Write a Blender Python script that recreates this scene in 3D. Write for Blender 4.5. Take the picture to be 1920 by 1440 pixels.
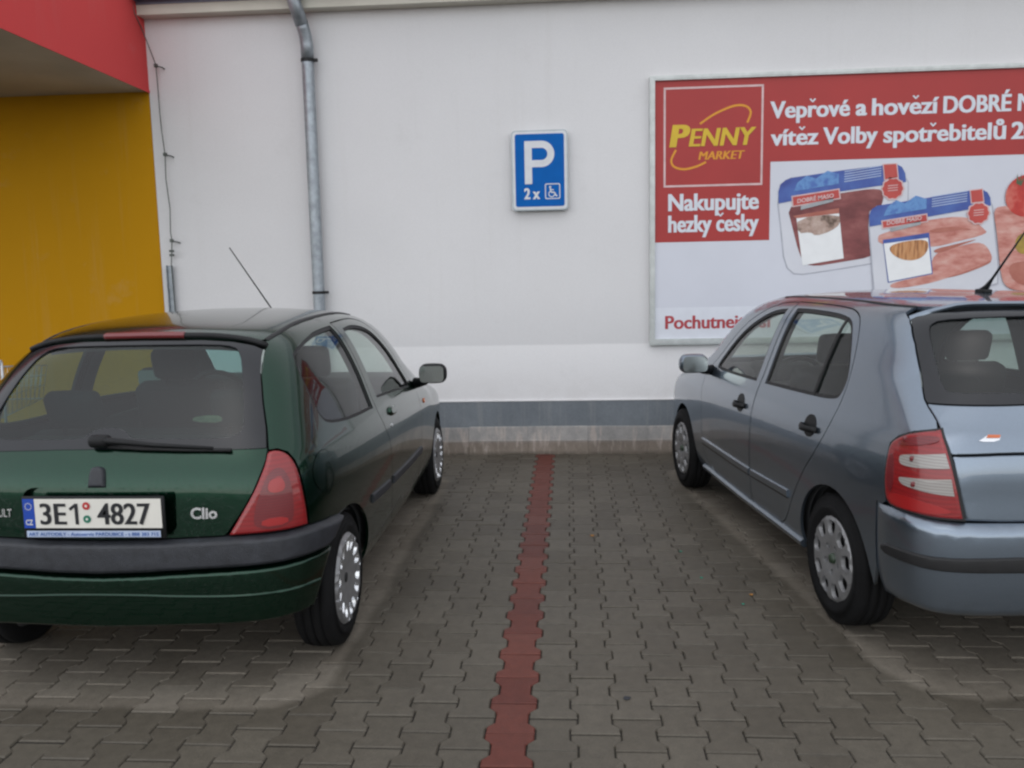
import bpy, math, random
import numpy as np
from mathutils import Vector, Matrix
from mathutils.geometry import delaunay_2d_cdt

for o in list(bpy.data.objects):
    bpy.data.objects.remove(o, do_unlink=True)
SC = bpy.context.scene
COL = SC.collection
random.seed(7)
rng = np.random.RandomState(11)

# ---------------------------------------------------------------- camera
EYE = 1.55                                  # camera height, metres
PITCH, YAW, ROLL = .1251, .0681, .0207
cam_d = bpy.data.cameras.new('camera')
cam = bpy.data.objects.new('camera', cam_d)
COL.objects.link(cam)
cam_d.sensor_width = 36.0
cam_d.lens = 36.0*1597.0/1920.0
cam_d.clip_start, cam_d.clip_end = .05, 2000
fw = Vector((-math.sin(YAW)*math.cos(PITCH), math.cos(YAW)*math.cos(PITCH), -math.sin(PITCH)))
rt = Vector((math.cos(YAW), math.sin(YAW), 0)); up = rt.cross(fw)
r2 = math.cos(ROLL)*rt-math.sin(ROLL)*up; u2 = math.sin(ROLL)*rt+math.cos(ROLL)*up
cam.matrix_world = Matrix(((r2.x, u2.x, -fw.x, 0), (r2.y, u2.y, -fw.y, 0), (r2.z, u2.z, -fw.z, EYE), (0, 0, 0, 1)))
SC.camera = cam

# ---------------------------------------------------------------- overcast sky and soft sun
SUN_EL, SUN_AZ = math.radians(64), math.radians(195)      # azimuth from +Y, clockwise: behind the camera
world = bpy.data.worlds.new('World'); SC.world = world; world.use_nodes = True
nt = world.node_tree; nt.nodes.clear()
wo = nt.nodes.new('ShaderNodeOutputWorld'); bg = nt.nodes.new('ShaderNodeBackground')
sky = nt.nodes.new('ShaderNodeTexSky'); sky.sky_type = 'NISHITA'; sky.sun_disc = False
sky.sun_elevation = SUN_EL; sky.sun_rotation = SUN_AZ; sky.dust_density = .5; sky.air_density = 1.0
hs = nt.nodes.new('ShaderNodeHueSaturation'); hs.inputs['Saturation'].default_value = .20
nt.links.new(sky.outputs[0], hs.inputs['Color']); nt.links.new(hs.outputs[0], bg.inputs['Color'])
nt.links.new(bg.outputs[0], wo.inputs[0]); bg.inputs['Strength'].default_value = .15
sun_d = bpy.data.lights.new('sun', 'SUN'); sun_d.energy = .6; sun_d.angle = math.radians(150); sun_d.color = (1, .99, .975)
sun = bpy.data.objects.new('sun', sun_d); COL.objects.link(sun)
sd = Vector((math.sin(SUN_AZ)*math.cos(SUN_EL), math.cos(SUN_AZ)*math.cos(SUN_EL), math.sin(SUN_EL)))
sun.rotation_euler = (-sd).to_track_quat('-Z', 'Y').to_euler()
SC.view_settings.view_transform = 'Standard'; SC.view_settings.look = 'None'
SC.view_settings.gamma = 1.0; SC.view_settings.use_curve_mapping = False
SC.view_settings.exposure = 0.64
SC.render.engine = 'CYCLES'
SC.cycles.pixel_filter_type = 'BLACKMAN_HARRIS'; SC.cycles.filter_width = 2.4       # the photograph is a little soft
SC.render.resolution_x, SC.render.resolution_y = 1024, 768

# ---------------------------------------------------------------- car surfaces
def spline(xs, ys):
    """natural cubic spline through a table, linear beyond its ends"""
    x = np.array(xs, float); y = np.array(ys, float); n = len(x)
    hh = np.diff(x); A = np.eye(n); b = np.zeros(n)
    for i in range(1, n-1):
        A[i, i-1:i+2] = hh[i-1], 2*(hh[i-1]+hh[i]), hh[i]
        b[i] = 6*((y[i+1]-y[i])/hh[i] - (y[i]-y[i-1])/hh[i-1])
    M = np.linalg.solve(A, b)
    def s(q):
        q = np.asarray(q, float); qc = np.clip(q, x[0], x[-1])
        i = np.clip(np.searchsorted(x, qc)-1, 0, n-2); h_ = hh[i]
        a = (x[i+1]-qc)/h_; c = (qc-x[i])/h_
        v = a*y[i]+c*y[i+1]+((a**3-a)*M[i]+(c**3-c)*M[i+1])*h_*h_/6
        s0 = (y[1]-y[0])/hh[0]; s1 = (y[-1]-y[-2])/hh[-1]
        return v + np.where(q < x[0], (q-x[0])*s0, 0) + np.where(q > x[-1], (q-x[-1])*s1, 0)
    return s

def smax(a, b, k):
    h_ = np.maximum(k-np.abs(a-b), 0)/k
    return np.maximum(a, b) + h_**3*k/6

class Car:
    """Closed body surface f(x,y,z)=0 in car space (x right, y forward, rear axle at y=0, ground z=0).
    Panels are cut out of it in an unwrapped (u,z) chart that runs down the side and round the tail."""
    def __init__(s, T):
        s.__dict__.update(T)
        s.Wz = spline(*T['W']); s.Rz = spline(*T['rear']); s.Zc = spline(*T['top'])
        s.Fz = spline(*T['front'])
        s.yc = s.yr0+s.Rc; s.xc = s.Wc-s.Rc
        s.ua = np.pi*s.Rc/2; s.um = s.ua+s.xc
    def f(s, P):
        x = np.abs(P[..., 0]); y = P[..., 1]; z = P[..., 2]
        gh = np.clip((z-.9)/.5, 0, 1)
        g2 = np.clip((z-.8)/.25, 0, 1)
        side = s.Wz(z)-(s.tr0+(s.tr1-s.tr0)*gh)*np.maximum(s.ya-y, 0)**2 - (s.tf0+(s.tf1-s.tf0)*g2)*np.maximum(y-s.yb, 0)**2
        for (fy, fz, amp, sy, sz) in s.bumps:
            side = side+amp*np.exp(-((y-fy)/sy)**2-((z-fz)/sz)**2)
        gs = x-side
        gr = s.Rz(z)+(s.bow+(s.bow2-s.bow)*np.clip((z-.95)/.2, 0, 1))*x**2-y
        gf = y-s.Fz(z)+.22*x**2
        zt = s.Zc(y)-s.crown*x**2
        gt = (z-zt)*s.tscale
        gb = s.zb-z
        v = smax(gs, gr, s.kr+(s.kr2-s.kr)*np.clip((z-.95)/.2, 0, 1)); v = smax(v, gf, .35); v = smax(v, gt, s.kt); return smax(v, gb, .06)
    def grad(s, P):
        e = 2e-3; g = np.zeros(P.shape)
        for i in range(3):
            d = np.zeros(3); d[i] = e; g[..., i] = s.f(P+d)-s.f(P-d)
        return g/np.maximum(np.linalg.norm(g, axis=-1, keepdims=True), 1e-9)
    def root(s, O, Dn, L):
        t = np.linspace(0, 1, 70)[None]*L[:, None]
        v = s.f(O[:, None]+Dn[:, None]*t[..., None])
        neg = v < 0; hit = neg.any(1); i = np.where(hit, neg.argmax(1), v.argmin(1)); i = np.clip(i, 1, 69)
        r = np.arange(len(O)); a = t[r, i-1]; b = t[r, i]
        for _ in range(30):
            m = (a+b)/2; inn = s.f(O+Dn*m[:, None]) < 0; b = np.where(inn, m, b); a = np.where(inn, a, m)
        return O+Dn*np.where(hit, (a+b)/2, b)[:, None]
    def uz(s, uz):
        q = np.asarray(uz, float).reshape(-1, 2); u = q[:, 0]; z = q[:, 1]; fl = u > s.um; u = np.where(fl, 2*s.um-u, u)
        th = np.clip(u/s.Rc, 0, np.pi/2); N = np.stack([np.cos(th), -np.sin(th), 0*th], -1)
        C = np.stack([np.where(u <= s.ua, s.xc+s.Rc*np.cos(th), s.xc-(u-s.ua)), np.where(u < 0, s.yc-u, s.yc-s.Rc*np.sin(th)), z], -1)
        P = s.root(C+.6*N, -N, np.where((u > 0) & (u < s.ua), .6+.97*s.Rc, 1.15)); P[:, 0] *= np.where(fl, -1, 1)
        return P
    def xy(s, xy):
        q = np.asarray(xy, float).reshape(-1, 2)
        O = np.concatenate([q, np.full((len(q), 1), 1.9)], 1)
        return s.root(O, np.tile([0., 0., -1.], (len(q), 1)), np.full(len(q), 1.6))
    def yz(s, yz):
        q = np.asarray(yz, float).reshape(-1, 2)
        O = np.stack([np.full(len(q), 1.1), q[:, 0], q[:, 1]], -1)
        return s.root(O, np.tile([-1., 0., 0.], (len(q), 1)), np.full(len(q), 1.05))
    def xz(s, xz):
        q = np.asarray(xz, float).reshape(-1, 2)
        O = np.stack([q[:, 0], np.full(len(q), 3.6), q[:, 1]], -1)
        return s.root(O, np.tile([0., -1., 0.], (len(q), 1)), np.full(len(q), 1.4))
    def tail(s, xz):
        q = np.asarray(xz, float).reshape(-1, 2)
        O = np.stack([q[:, 0], np.full(len(q), -1.2), q[:, 1]], -1)
        return s.root(O, np.tile([0., 1., 0.], (len(q), 1)), np.full(len(q), 1.4))
    def to_uz(s, P):
        P = np.asarray(P, float); x = np.abs(P[..., 0]); y = P[..., 1]
        th = np.arctan2(s.yc-y, x-s.xc)
        u = np.where(y > s.yc, s.yc-y, np.where(x < s.xc, s.ua+s.xc-x, s.Rc*th))
        return np.stack([u, P[..., 2]], -1)

HATCH_A = dict(
    W=([.16, .25, .36, .5, .64, .72, .8, .87, .93, 1.0, 1.1, 1.2, 1.3, 1.42], [.70, .763, .798, .814, .821, .820, .811, .798, .781, .757, .722, .678, .63, .57]),
    rear=([.2, .32, .45, .6, .75, .86, .94, 1.05, 1.2, 1.33, 1.45], [-.46, -.49, -.50, -.495, -.485, -.465, -.42, -.335, -.215, -.10, .01]),
    top=([-.6, -.1, .2, .6, 1.0, 1.3, 1.55, 1.8, 2.05, 2.3, 2.5, 2.8, 3.05, 3.2, 3.35], [1.22, 1.348, 1.39, 1.415, 1.417, 1.395, 1.345, 1.215, 1.065, .925, .88, .84, .755, .67, .55]),
    front=([.2, .4, .6, .8, 1.0, 1.4], [3.18, 3.24, 3.22, 3.15, 3.10, 3.05]),
    tr0=.05, tr1=.075, ya=.9, tf0=.018, tf1=.075, yb=1.0, bow=.09, bow2=.09, kr=.36, kr2=.36, kt=.19, crown=.12, tscale=.95, zb=.19,
    bumps=[(.045, .36, .018, .42, .2), (2.585, .36, .018, .42, .2)],
    Rc=.50, Wc=.75, yr0=-.15)
HATCH_B = dict(
    W=([.16, .25, .36, .5, .64, .72, .8, .86, .91, .96, 1.05, 1.15, 1.25, 1.35, 1.46], [.71, .770, .800, .816, .824, .824, .817, .806, .794, .776, .745, .711, .672, .622, .55]),
    rear=([.2, .32, .45, .6, .75, .9, .97, 1.05, 1.2, 1.35, 1.45], [-.62, -.66, -.68, -.68, -.67, -.645, -.605, -.565, -.48, -.395, -.335]),
    top=([-.8, -.42, -.2, .2, .6, 1.0, 1.3, 1.55, 1.8, 2.05, 2.3, 2.5, 2.8, 3.05, 3.2, 3.35], [1.32, 1.385, 1.407, 1.43, 1.441, 1.442, 1.434, 1.405, 1.325, 1.16, 1.01, .945, .875, .79, .70, .58]),
    front=([.2, .4, .6, .8, 1.0, 1.4], [3.2, 3.26, 3.25, 3.18, 3.12, 3.05]),
    tr0=.020, tr1=.030, ya=.9, tf0=.018, tf1=.045, yb=1.0, bow=.085, bow2=.32, kr=.24, kr2=.40, kt=.14, crown=.09, tscale=.95, zb=.19,
    bumps=[(.06, .36, .02, .44, .2), (2.53, .36, .02, .44, .2)],
    Rc=.50, Wc=.75, yr0=-.50)
# ---------------------------------------------------------------- helpers
def mesh(name, V, Fc, mats=None, midx=None, normals=None, smooth=False):
    me = bpy.data.meshes.new(name)
    me.from_pydata([tuple(v) for v in V], [], [tuple(int(i) for i in f) for f in Fc])
    for m in (mats or []):
        me.materials.append(m)
    if midx is not None:
        me.polygons.foreach_set('material_index', list(midx))
    if smooth or normals is not None:
        me.polygons.foreach_set('use_smooth', [True]*len(me.polygons))
    me.update()
    if normals is not None:
        me.normals_split_custom_set_from_vertices([tuple(n) for n in normals])
    return me

def obj(name, me, parent=None):
    o = bpy.data.objects.new(name, me); COL.objects.link(o); o.parent = parent
    return o

def tag(o, label=None, cat=None, group=None, kind=None):
    for k_, v_ in (('label', label), ('category', cat), ('group', group), ('kind', kind)):
        if v_: o[k_] = v_
    return o

def empty(name, loc=(0, 0, 0), rz=0.0):
    o = bpy.data.objects.new(name, None); COL.objects.link(o); o.location = loc; o.rotation_euler = (0, 0, rz)
    o.empty_display_size = .2
    return o

class MB:
    """collects shapes for one mesh object"""
    def __init__(s): s.V = []; s.F = []; s.N = []; s.M = []; s.has_n = False
    def add(s, V, Fc, N=None, m=0):
        b = len(s.V); s.V += [tuple(v) for v in V]; s.F += [tuple(int(i)+b for i in f) for f in Fc]
        s.M += [m]*len(Fc)
        if N is None: s.N += [(0, 0, 0)]*len(V)
        else: s.N += [tuple(n) for n in N]; s.has_n = True
        return s
    def box(s, x0, x1, y0, y1, z0, z1, m=0):
        V = [(x, y, z) for x in (x0, x1) for y in (y0, y1) for z in (z0, z1)]
        return s.add(V, [(0, 1, 3, 2), (4, 6, 7, 5), (0, 4, 5, 1), (2, 3, 7, 6), (0, 2, 6, 4), (1, 5, 7, 3)], m=m)
    def tube(s, path, r, n=10, caps=True, m=0):
        P = [Vector(p) for p in path]; R_ = r if isinstance(r, (list, tuple)) else [r]*len(P)
        V = []; Fc = []; prev = None
        for i, p in enumerate(P):
            d = (P[min(i+1, len(P)-1)]-P[max(i-1, 0)]).normalized()
            if prev is None: a = d.orthogonal().normalized()
            else: a = (prev-d*prev.dot(d)).normalized()
            prev = a; b = d.cross(a)
            V += [tuple(p+R_[i]*(math.cos(2*math.pi*k/n)*a+math.sin(2*math.pi*k/n)*b)) for k in range(n)]
        for i in range(len(P)-1):
            for k in range(n):
                k2 = (k+1) % n; Fc.append((i*n+k, i*n+k2, (i+1)*n+k2, (i+1)*n+k))
        if caps: Fc += [tuple(range(n))[::-1], tuple(range((len(P)-1)*n, len(P)*n))]
        return s.add(V, Fc, m=m)
    def rbox(s, c, size, r, n=5, rot=None, m=0, taper=None):
        """box with rounded edges"""
        h_ = [max(x/2-r, 1e-4) for x in size]; V = []; Fc = []; idx = {}
        g = np.linspace(-1, 1, 2*n)
        def vid(p):
            k_ = tuple(np.round(p, 5))
            if k_ not in idx:
                q = np.array(p); nn = q/np.linalg.norm(q)
                v = np.sign(q)*np.where(np.abs(q) > 1e-9, h_, 0)*np.minimum(1, np.abs(q)*3) + r*nn
                if taper: v[0] *= 1-taper[0]*(v[2]/size[2]+.5); v[1] *= 1-taper[1]*(v[2]/size[2]+.5)
                if rot is not None: v = np.array(rot @ Vector(v))
                idx[k_] = len(V); V.append(tuple(v+np.array(c)))
            return idx[k_]
        for ax in range(3):
            for sg in (-1, 1):
                for i in range(2*n-1):
                    for j in range(2*n-1):
                        q = []
                        for (a, b) in ((i, j), (i+1, j), (i+1, j+1), (i, j+1)):
                            p = [0, 0, 0]; p[ax] = sg; p[(ax+1) % 3] = g[a]; p[(ax+2) % 3] = g[b]; q.append(vid(p))
                        Fc.append(q if sg > 0 else q[::-1])
        return s.add(V, Fc, m=m)
    def prism(s, poly, y0, y1, m=0):
        """polygon in (x,z) between two y planes"""
        n = len(poly); V = [(x, y0, z) for x, z in poly]+[(x, y1, z) for x, z in poly]
        return s.add(V, [tuple(range(n)), tuple(range(2*n-1, n-1, -1))]+[(i, i+n, (i+1) % n+n, (i+1) % n) for i in range(n)], m=m)
    def lathe(s, prof, n=48, axis='x', c=(0, 0, 0), m=0, closed=False):
        """prof = [(along, radius)], revolved about axis"""
        V = []; Fc = []; k_ = len(prof)
        for i in range(n):
            a = 2*math.pi*i/n
            for (t, r) in prof:
                p = (t, r*math.cos(a), r*math.sin(a)) if axis == 'x' else (r*math.cos(a), t, r*math.sin(a)) if axis == 'y' else (r*math.cos(a), r*math.sin(a), t)
                V.append((p[0]+c[0], p[1]+c[1], p[2]+c[2]))
        for i in range(n):
            j = (i+1) % n
            for q in range(k_-1 if not closed else k_):
                q2 = (q+1) % k_; Fc.append((i*k_+q, i*k_+q2, j*k_+q2, j*k_+q))
        return s.add(V, Fc, m=m)
    def mesh(s, name, mats, smooth=True): return mesh(name, s.V, s.F, mats if isinstance(mats, (list, tuple)) else [mats], s.M, s.N if s.has_n else None, smooth)
    def build(s, name, mats, parent=None, smooth=True, auto=None):
        me = s.mesh(name, mats, smooth)
        if auto and not s.has_n:
            me.set_sharp_from_angle(angle=math.radians(auto))
        return obj(name, me, parent)

def area2(p):
    p = np.asarray(p); x, y = p[:, 0], p[:, 1]; return .5*np.sum(x*np.roll(y, -1)-np.roll(x, -1)*y)
def inset(poly, d):
    p = np.asarray(poly, float); sg = 1 if area2(p) > 0 else -1
    e = np.roll(p, -1, 0)-p; e /= np.maximum(np.linalg.norm(e, axis=1, keepdims=True), 1e-9)
    n = np.stack([-e[:, 1], e[:, 0]], -1)*sg; b = n+np.roll(n, 1, 0)
    l = np.maximum(np.sum(b*b, 1, keepdims=True)/2, .35)
    return p+d*b/l
def dense(poly, step):
    p = np.asarray(poly, float); out = []
    for i in range(len(p)):
        a, b = p[i], p[(i+1) % len(p)]; n = max(1, int(math.ceil(np.linalg.norm(b-a)/step)))
        out += [a+(b-a)*t/n for t in range(n)]
    return np.array(out)
def chaikin(poly, n=2, keep=()):
    pts = [(tuple(p), i in keep) for i, p in enumerate(poly)]
    for _ in range(n):
        out = []
        for i, (p, k_) in enumerate(pts):
            if k_: out.append((p, True)); continue
            a = pts[i-1][0]; b = pts[(i+1) % len(pts)][0]
            out += [((p[0]*.75+a[0]*.25, p[1]*.75+a[1]*.25), False), ((p[0]*.75+b[0]*.25, p[1]*.75+b[1]*.25), False)]
        pts = out
    return [p for p, _ in pts]
def inside(q, poly):
    p = np.asarray(poly); c = np.zeros(len(q), bool); x, y = q[:, 0], q[:, 1]
    a = p; b = np.roll(p, -1, 0)
    for (x1, y1), (x2, y2) in zip(a, b):
        m = (y1 > y) != (y2 > y)
        if y1 != y2: c ^= m & (x < (x2-x1)*(y-y1)/(y2-y1)+x1)
    return c
def tri2d(poly, holes, grid, step, rows=()):
    loops = [dense(poly, step)]+[dense(h_, step) for h_ in holes]
    bnd = np.concatenate(loops)
    def ok(q):
        m = inside(q, loops[0])
        for h_ in loops[1:]: m &= ~inside(q, h_)
        return m
    def dist(q):
        return np.sqrt(np.min(((q[:, None]-bnd[None])**2).sum(-1), 1)) if len(q) else np.zeros(0)
    extra = []
    for r_ in rows:
        for i, l in enumerate(loops):
            q = inset(l, r_ if i == 0 else -r_); q = q[ok(q)]
            if len(q): extra.append(q[dist(q) > .8*r_])
    lo, hi = loops[0].min(0), loops[0].max(0)
    gx = np.arange(lo[0]+grid*.5, hi[0], grid); gy = np.arange(lo[1]+grid*.5, hi[1], grid*.87)
    G = np.array([(x+(j % 2)*grid*.5, y) for j, y in enumerate(gy) for x in gx]).reshape(-1, 2)
    if len(G):
        G = G[ok(G)]; G = G[dist(G) > (max(rows) if rows else 0)+.45*grid]; extra.append(G)
    pts = np.concatenate([bnd]+extra)
    edges = []; b0 = 0; ids = []
    for l in loops:
        n = len(l); edges += [(b0+i, b0+(i+1) % n) for i in range(n)]; ids.append(list(range(b0, b0+n))); b0 += n
    vo, eo, fo, ov, oe, of = delaunay_2d_cdt([Vector(p) for p in pts], edges, [], 0, 1e-7)
    mp = {}
    for i, l in enumerate(ov):
        for j in l: mp[j] = i
    Q = np.array([tuple(v) for v in vo]); T = np.array([f for f in fo if len(f) == 3])
    T = T[ok(Q[T].mean(1))]
    return Q, T, [[mp[i] for i in l] for l in ids], dist(Q)

def patch(mb, fn, gradf, poly, holes=(), off=0.0, lip=.014, grid=.045, step=.02, bev=0.0, mirror=(1,), m=0, edge_off=0.0, lipn=0):
    """cut a polygon out of a curved surface; folded edge all round"""
    Q, T, loops, D_ = tri2d(poly, holes, grid, step, (bev*.3, bev*.65, bev) if bev else ())
    P = fn(Q); N = gradf(P)
    if bev:
        t = np.clip(D_/bev, 0, 1); of_ = off(Q) if callable(off) else off; o_ = edge_off+(of_-edge_off)*np.sqrt(1-(1-t)**2)
    else: o_ = np.full(len(P), off) if not callable(off) else off(Q)
    P = P+N*o_[:, None]
    if bev:      # shade the rolled edge
        for l in loops:
            pass
    fn_ = np.cross(P[T[:, 1]]-P[T[:, 0]], P[T[:, 2]]-P[T[:, 0]])
    fl = (fn_*N[T].mean(1)).sum(1) < 0; T = np.where(fl[:, None], T[:, ::-1], T)
    Nn = N.copy()
    if bev:
        acc = np.zeros_like(P); w = np.cross(P[T[:, 1]]-P[T[:, 0]], P[T[:, 2]]-P[T[:, 0]])
        for k_ in range(3): np.add.at(acc, T[:, k_], w)
        acc /= np.maximum(np.linalg.norm(acc, axis=1, keepdims=True), 1e-12); near = D_ < bev*1.01; Nn[near] = acc[near]
    V = [P]; Fc = [tuple(t) for t in T]; NN = [Nn]; nv = len(P)
    if lip:
        for li, l in enumerate(loops):
            n = len(l); a = P[l]; b = P[l]-N[l]*lip
            V += [a, b]; NN += [np.zeros((n, 3)), np.zeros((n, 3))]
            Fc += [(nv+i, nv+(i+1) % n, nv+n+(i+1) % n, nv+n+i) for i in range(n)]; nv += 2*n
    V = np.concatenate(V); NN = np.concatenate(NN)
    for sg in mirror:
        if sg > 0: mb.add(V, Fc, NN, m)
        else: mb.add(V*[-1, 1, 1], [f[::-1] for f in Fc], NN*[-1, 1, 1], m)
    return P

def sweep(mb, path, nrm, prof, m=0, closed=False, caps=True):
    """sweep a small section: prof in (along normal, along binormal)"""
    P = np.asarray(path, float); N = np.asarray(nrm, float); k_ = len(prof); V = []; Fc = []
    for i in range(len(P)):
        d = P[min(i+1, len(P)-1)]-P[max(i-1, 0)]; d /= np.linalg.norm(d)
        n = N[i]-d*np.dot(N[i], d); n /= np.linalg.norm(n); b = np.cross(d, n)
        V += [tuple(P[i]+n*a+b*c_) for a, c_ in prof]
    for i in range(len(P)-1):
        for q in range(k_):
            q2 = (q+1) % k_; Fc.append((i*k_+q, i*k_+q2, (i+1)*k_+q2, (i+1)*k_+q))
    if caps: Fc += [tuple(range(k_))[::-1], tuple(range((len(P)-1)*k_, len(P)*k_))]
    mb.add(V, Fc, m=m)

_text = {}
def text_mesh(s, bold=.0, spacing=1.0):
    """outline of a line of writing, as flat faces: returns (verts (n,2), faces)"""
    key = (s, bold, spacing)
    if key not in _text:
        cu = bpy.data.curves.new('lettering', 'FONT'); cu.body = s; cu.offset = bold; cu.space_character = spacing
        cu.resolution_u = 4; cu.fill_mode = 'FRONT'
        o = bpy.data.objects.new('lettering', cu); COL.objects.link(o)
        me = bpy.data.meshes.new_from_object(o.evaluated_get(bpy.context.evaluated_depsgraph_get()))
        _text[key] = (np.array([tuple(v.co)[:2] for v in me.vertices]).reshape(-1, 2), [tuple(p.vertices) for p in me.polygons])
        bpy.data.objects.remove(o); bpy.data.curves.remove(cu); bpy.data.meshes.remove(me)
    return _text[key]
def text_fit(mb, s, x0, x1, zb, cap, y, bold=.02, shear=0.0, m=0, spacing=1.0, ref='H', smear=0.0):
    """write s from x0 to x1 on the plane y, baseline zb, capital height cap (faces -Y)"""
    w_ = s.replace('ě', 'e').replace('č', 'c').replace('ř', 'r'); V, Fc = text_mesh(w_, bold, spacing); H_, _ = text_mesh(ref, bold)
    sz = cap/(H_[:, 1].max()-H_[:, 1].min()); zlo = H_[:, 1].min()
    sx = (x1-x0)/(V[:, 0].max()-V[:, 0].min())
    x = x0+(V[:, 0]-V[:, 0].min())*sx; z = (V[:, 1]-zlo)*sz; x = x+shear*z
    yy = y(x, z+zb) if callable(y) else np.full(len(x), y)
    for k_, dx_ in enumerate(np.linspace(-smear, smear, 3) if smear else (0.0,)):
        mb.add(np.stack([x+dx_*cap, yy-.00015*k_, z+zb], -1), Fc, m=m)
    for i_, ch in enumerate(s):        # hooks over e, c and r
        if ch not in 'ěčř' or callable(y): continue
        pe = text_mesh(w_[:i_+1], bold, spacing)[0][:, 0].max(); we = np.ptp(text_mesh(w_[i_], bold)[0][:, 0])
        c_ = x0+(pe-we/2-V[:, 0].min())*sx; t_ = cap*.13; zz = zb+cap*.86; hw = cap*.20
        mb.add([(c_+a*hw, y-.0004, zz+b*cap*.20+e*t_) for a, b, e in ((-1, 1, 0), (-.55, 1, .4), (0, .25, .5), (.55, 1, .4), (1, 1, 0), (0, 0, 0))], [(0, 5, 2, 1), (5, 4, 3, 2)], m=m)

# ---------------------------------------------------------------- materials
class Mat:
    def __init__(s, name):
        s.m = bpy.data.materials.new(name); s.m.use_nodes = True; s.t = s.m.node_tree; s.n = s.t.nodes; s.n.clear()
        s.out = s.n.new('ShaderNodeOutputMaterial'); s.b = s.n.new('ShaderNodeBsdfPrincipled'); s.l(s.b.outputs[0], s.out.inputs[0])
    def l(s, a, b): s.t.links.new(a, b); return s
    def node(s, ty, **kw):
        n = s.n.new(ty)
        for k_, v_ in kw.items():
            if k_ in n.inputs.keys(): n.inputs[k_].default_value = v_
            else: setattr(n, k_, v_)
        return n
    def set(s, **kw):
        for k_, v_ in kw.items():
            k2 = k_.replace('_', ' ')
            s.b.inputs[k2].default_value = (*v_, 1) if isinstance(v_, tuple) and len(v_) == 3 else v_
        return s
    def coord(s, kind='Object'): return s.node('ShaderNodeTexCoord').outputs[kind]
    def noise(s, scale, detail=4, rough=.55, vec=None, dims='3D'):
        n = s.node('ShaderNodeTexNoise', Scale=scale, Detail=detail, Roughness=rough)
        s.l(vec if vec is not None else s.coord(), n.inputs['Vector']); return n.outputs['Fac']
    def ramp(s, fac, stops):
        r = s.node('ShaderNodeValToRGB'); e = r.color_ramp.elements
        while len(e) < len(stops): e.new(.5)
        for i, (p, c) in enumerate(stops):
            e[i].position = p; e[i].color = (*c, 1) if isinstance(c, tuple) else (c, c, c, 1)
        s.l(fac, r.inputs[0]); return r.outputs[0]
    def mix(s, fac, a, b, mode='MIX'):
        x = s.node('ShaderNodeMix', data_type='RGBA', blend_type=mode)
        for i, v_ in ((0, fac), (6, a), (7, b)):
            if hasattr(v_, 'is_linked') or hasattr(v_, 'links'): s.l(v_, x.inputs[i])
            else: x.inputs[i].default_value = v_ if i == 0 else (*v_, 1) if len(v_) == 3 else v_
        return x.outputs[2]
    def math(s, op, a, b=None, c=None):
        x = s.node('ShaderNodeMath', operation=op)
        for i, v_ in enumerate((a, b, c)):
            if v_ is None: continue
            if hasattr(v_, 'links'): s.l(v_, x.inputs[i])
            else: x.inputs[i].default_value = v_
        return x.outputs[0]
    def bump(s, h_, strength=.2, dist=.01, inp='Normal'):
        b = s.node('ShaderNodeBump', Strength=strength, Distance=dist); s.l(h_, b.inputs['Height']); s.l(b.outputs[0], s.b.inputs[inp]); return b
    def col(s, c): s.l(c, s.b.inputs['Base Color']); return s
    def rough(s, c): s.l(c, s.b.inputs['Roughness']); return s

def plain(name, c, rough=.5, metal=0.0, var=.12, scale=12, bump=0.0, bscale=300, **kw):
    m = Mat(name); m.set(Roughness=rough, Metallic=metal, **kw)
    n = m.noise(scale, 4); lo = tuple(x*(1-var) for x in c); hi = tuple(min(1, x*(1+var)) for x in c)
    m.col(m.ramp(n, [(.3, lo), (.7, hi)]))
    if bump: m.bump(m.noise(bscale, 3), bump, .004)
    return m.m

def paint(name, base, dirt, flake=.55, wet=1.0, rough=.34, metal=.62, cior=1.5, cw=1.0):
    """metallic car paint, clear coat with fine rain drops, road film low down"""
    m = Mat(name); co = m.coord('Object'); m.set(Metallic=metal, Roughness=rough, Coat_Weight=1.0, Coat_Roughness=.05, Coat_IOR=cior)
    fl = m.noise(900, 1, .5, co); big = m.noise(3.0, 5, .6, co)
    c = m.mix(m.ramp(fl, [(.35, 0.0), (.65, 1.0)]), tuple(x*(1-flake*.4) for x in base), tuple(x*(1+flake*.4) for x in base))
    sep = m.node('ShaderNodeSeparateXYZ'); m.l(co, sep.inputs[0])
    low = m.node('ShaderNodeMapRange'); low.inputs['From Min'].default_value = .55; low.inputs['From Max'].default_value = .2; m.l(sep.outputs['Z'], low.inputs['Value'])
    f = m.math('MULTIPLY', low.outputs[0], m.ramp(big, [(.3, .25), (.7, 1.0)])); f = m.math('MULTIPLY', f, .16)
    film = m.math('MAXIMUM', f, m.math('MULTIPLY', m.ramp(big, [(.45, 0.0), (.8, 1.0)]), .03))
    m.col(m.mix(film, c, dirt))
    met = m.math('MULTIPLY_ADD', film, -metal, metal); m.l(met, m.b.inputs['Metallic'])
    m.rough(m.math('MULTIPLY_ADD', film, .5, rough)); m.l(m.math('MULTIPLY_ADD', film, -cw, cw), m.b.inputs['Coat Weight'])
    v = m.node('ShaderNodeTexVoronoi', Scale=210.0); m.l(co, v.inputs['Vector'])
    d = m.ramp(v.outputs['Distance'], [(.12, 1.0), (.34, 0.0)])
    msk = m.ramp(m.noise(70, 2, .5, co), [(.5, 0.0), (.62, 1.0)])
    drops = m.math('MULTIPLY', d, msk)
    b = m.bump(drops, .35*wet, .0015, 'Coat Normal')
    m.l(m.math('MULTIPLY_ADD', drops, .10, .045), m.b.inputs['Coat Roughness'])
    return m.m

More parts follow.
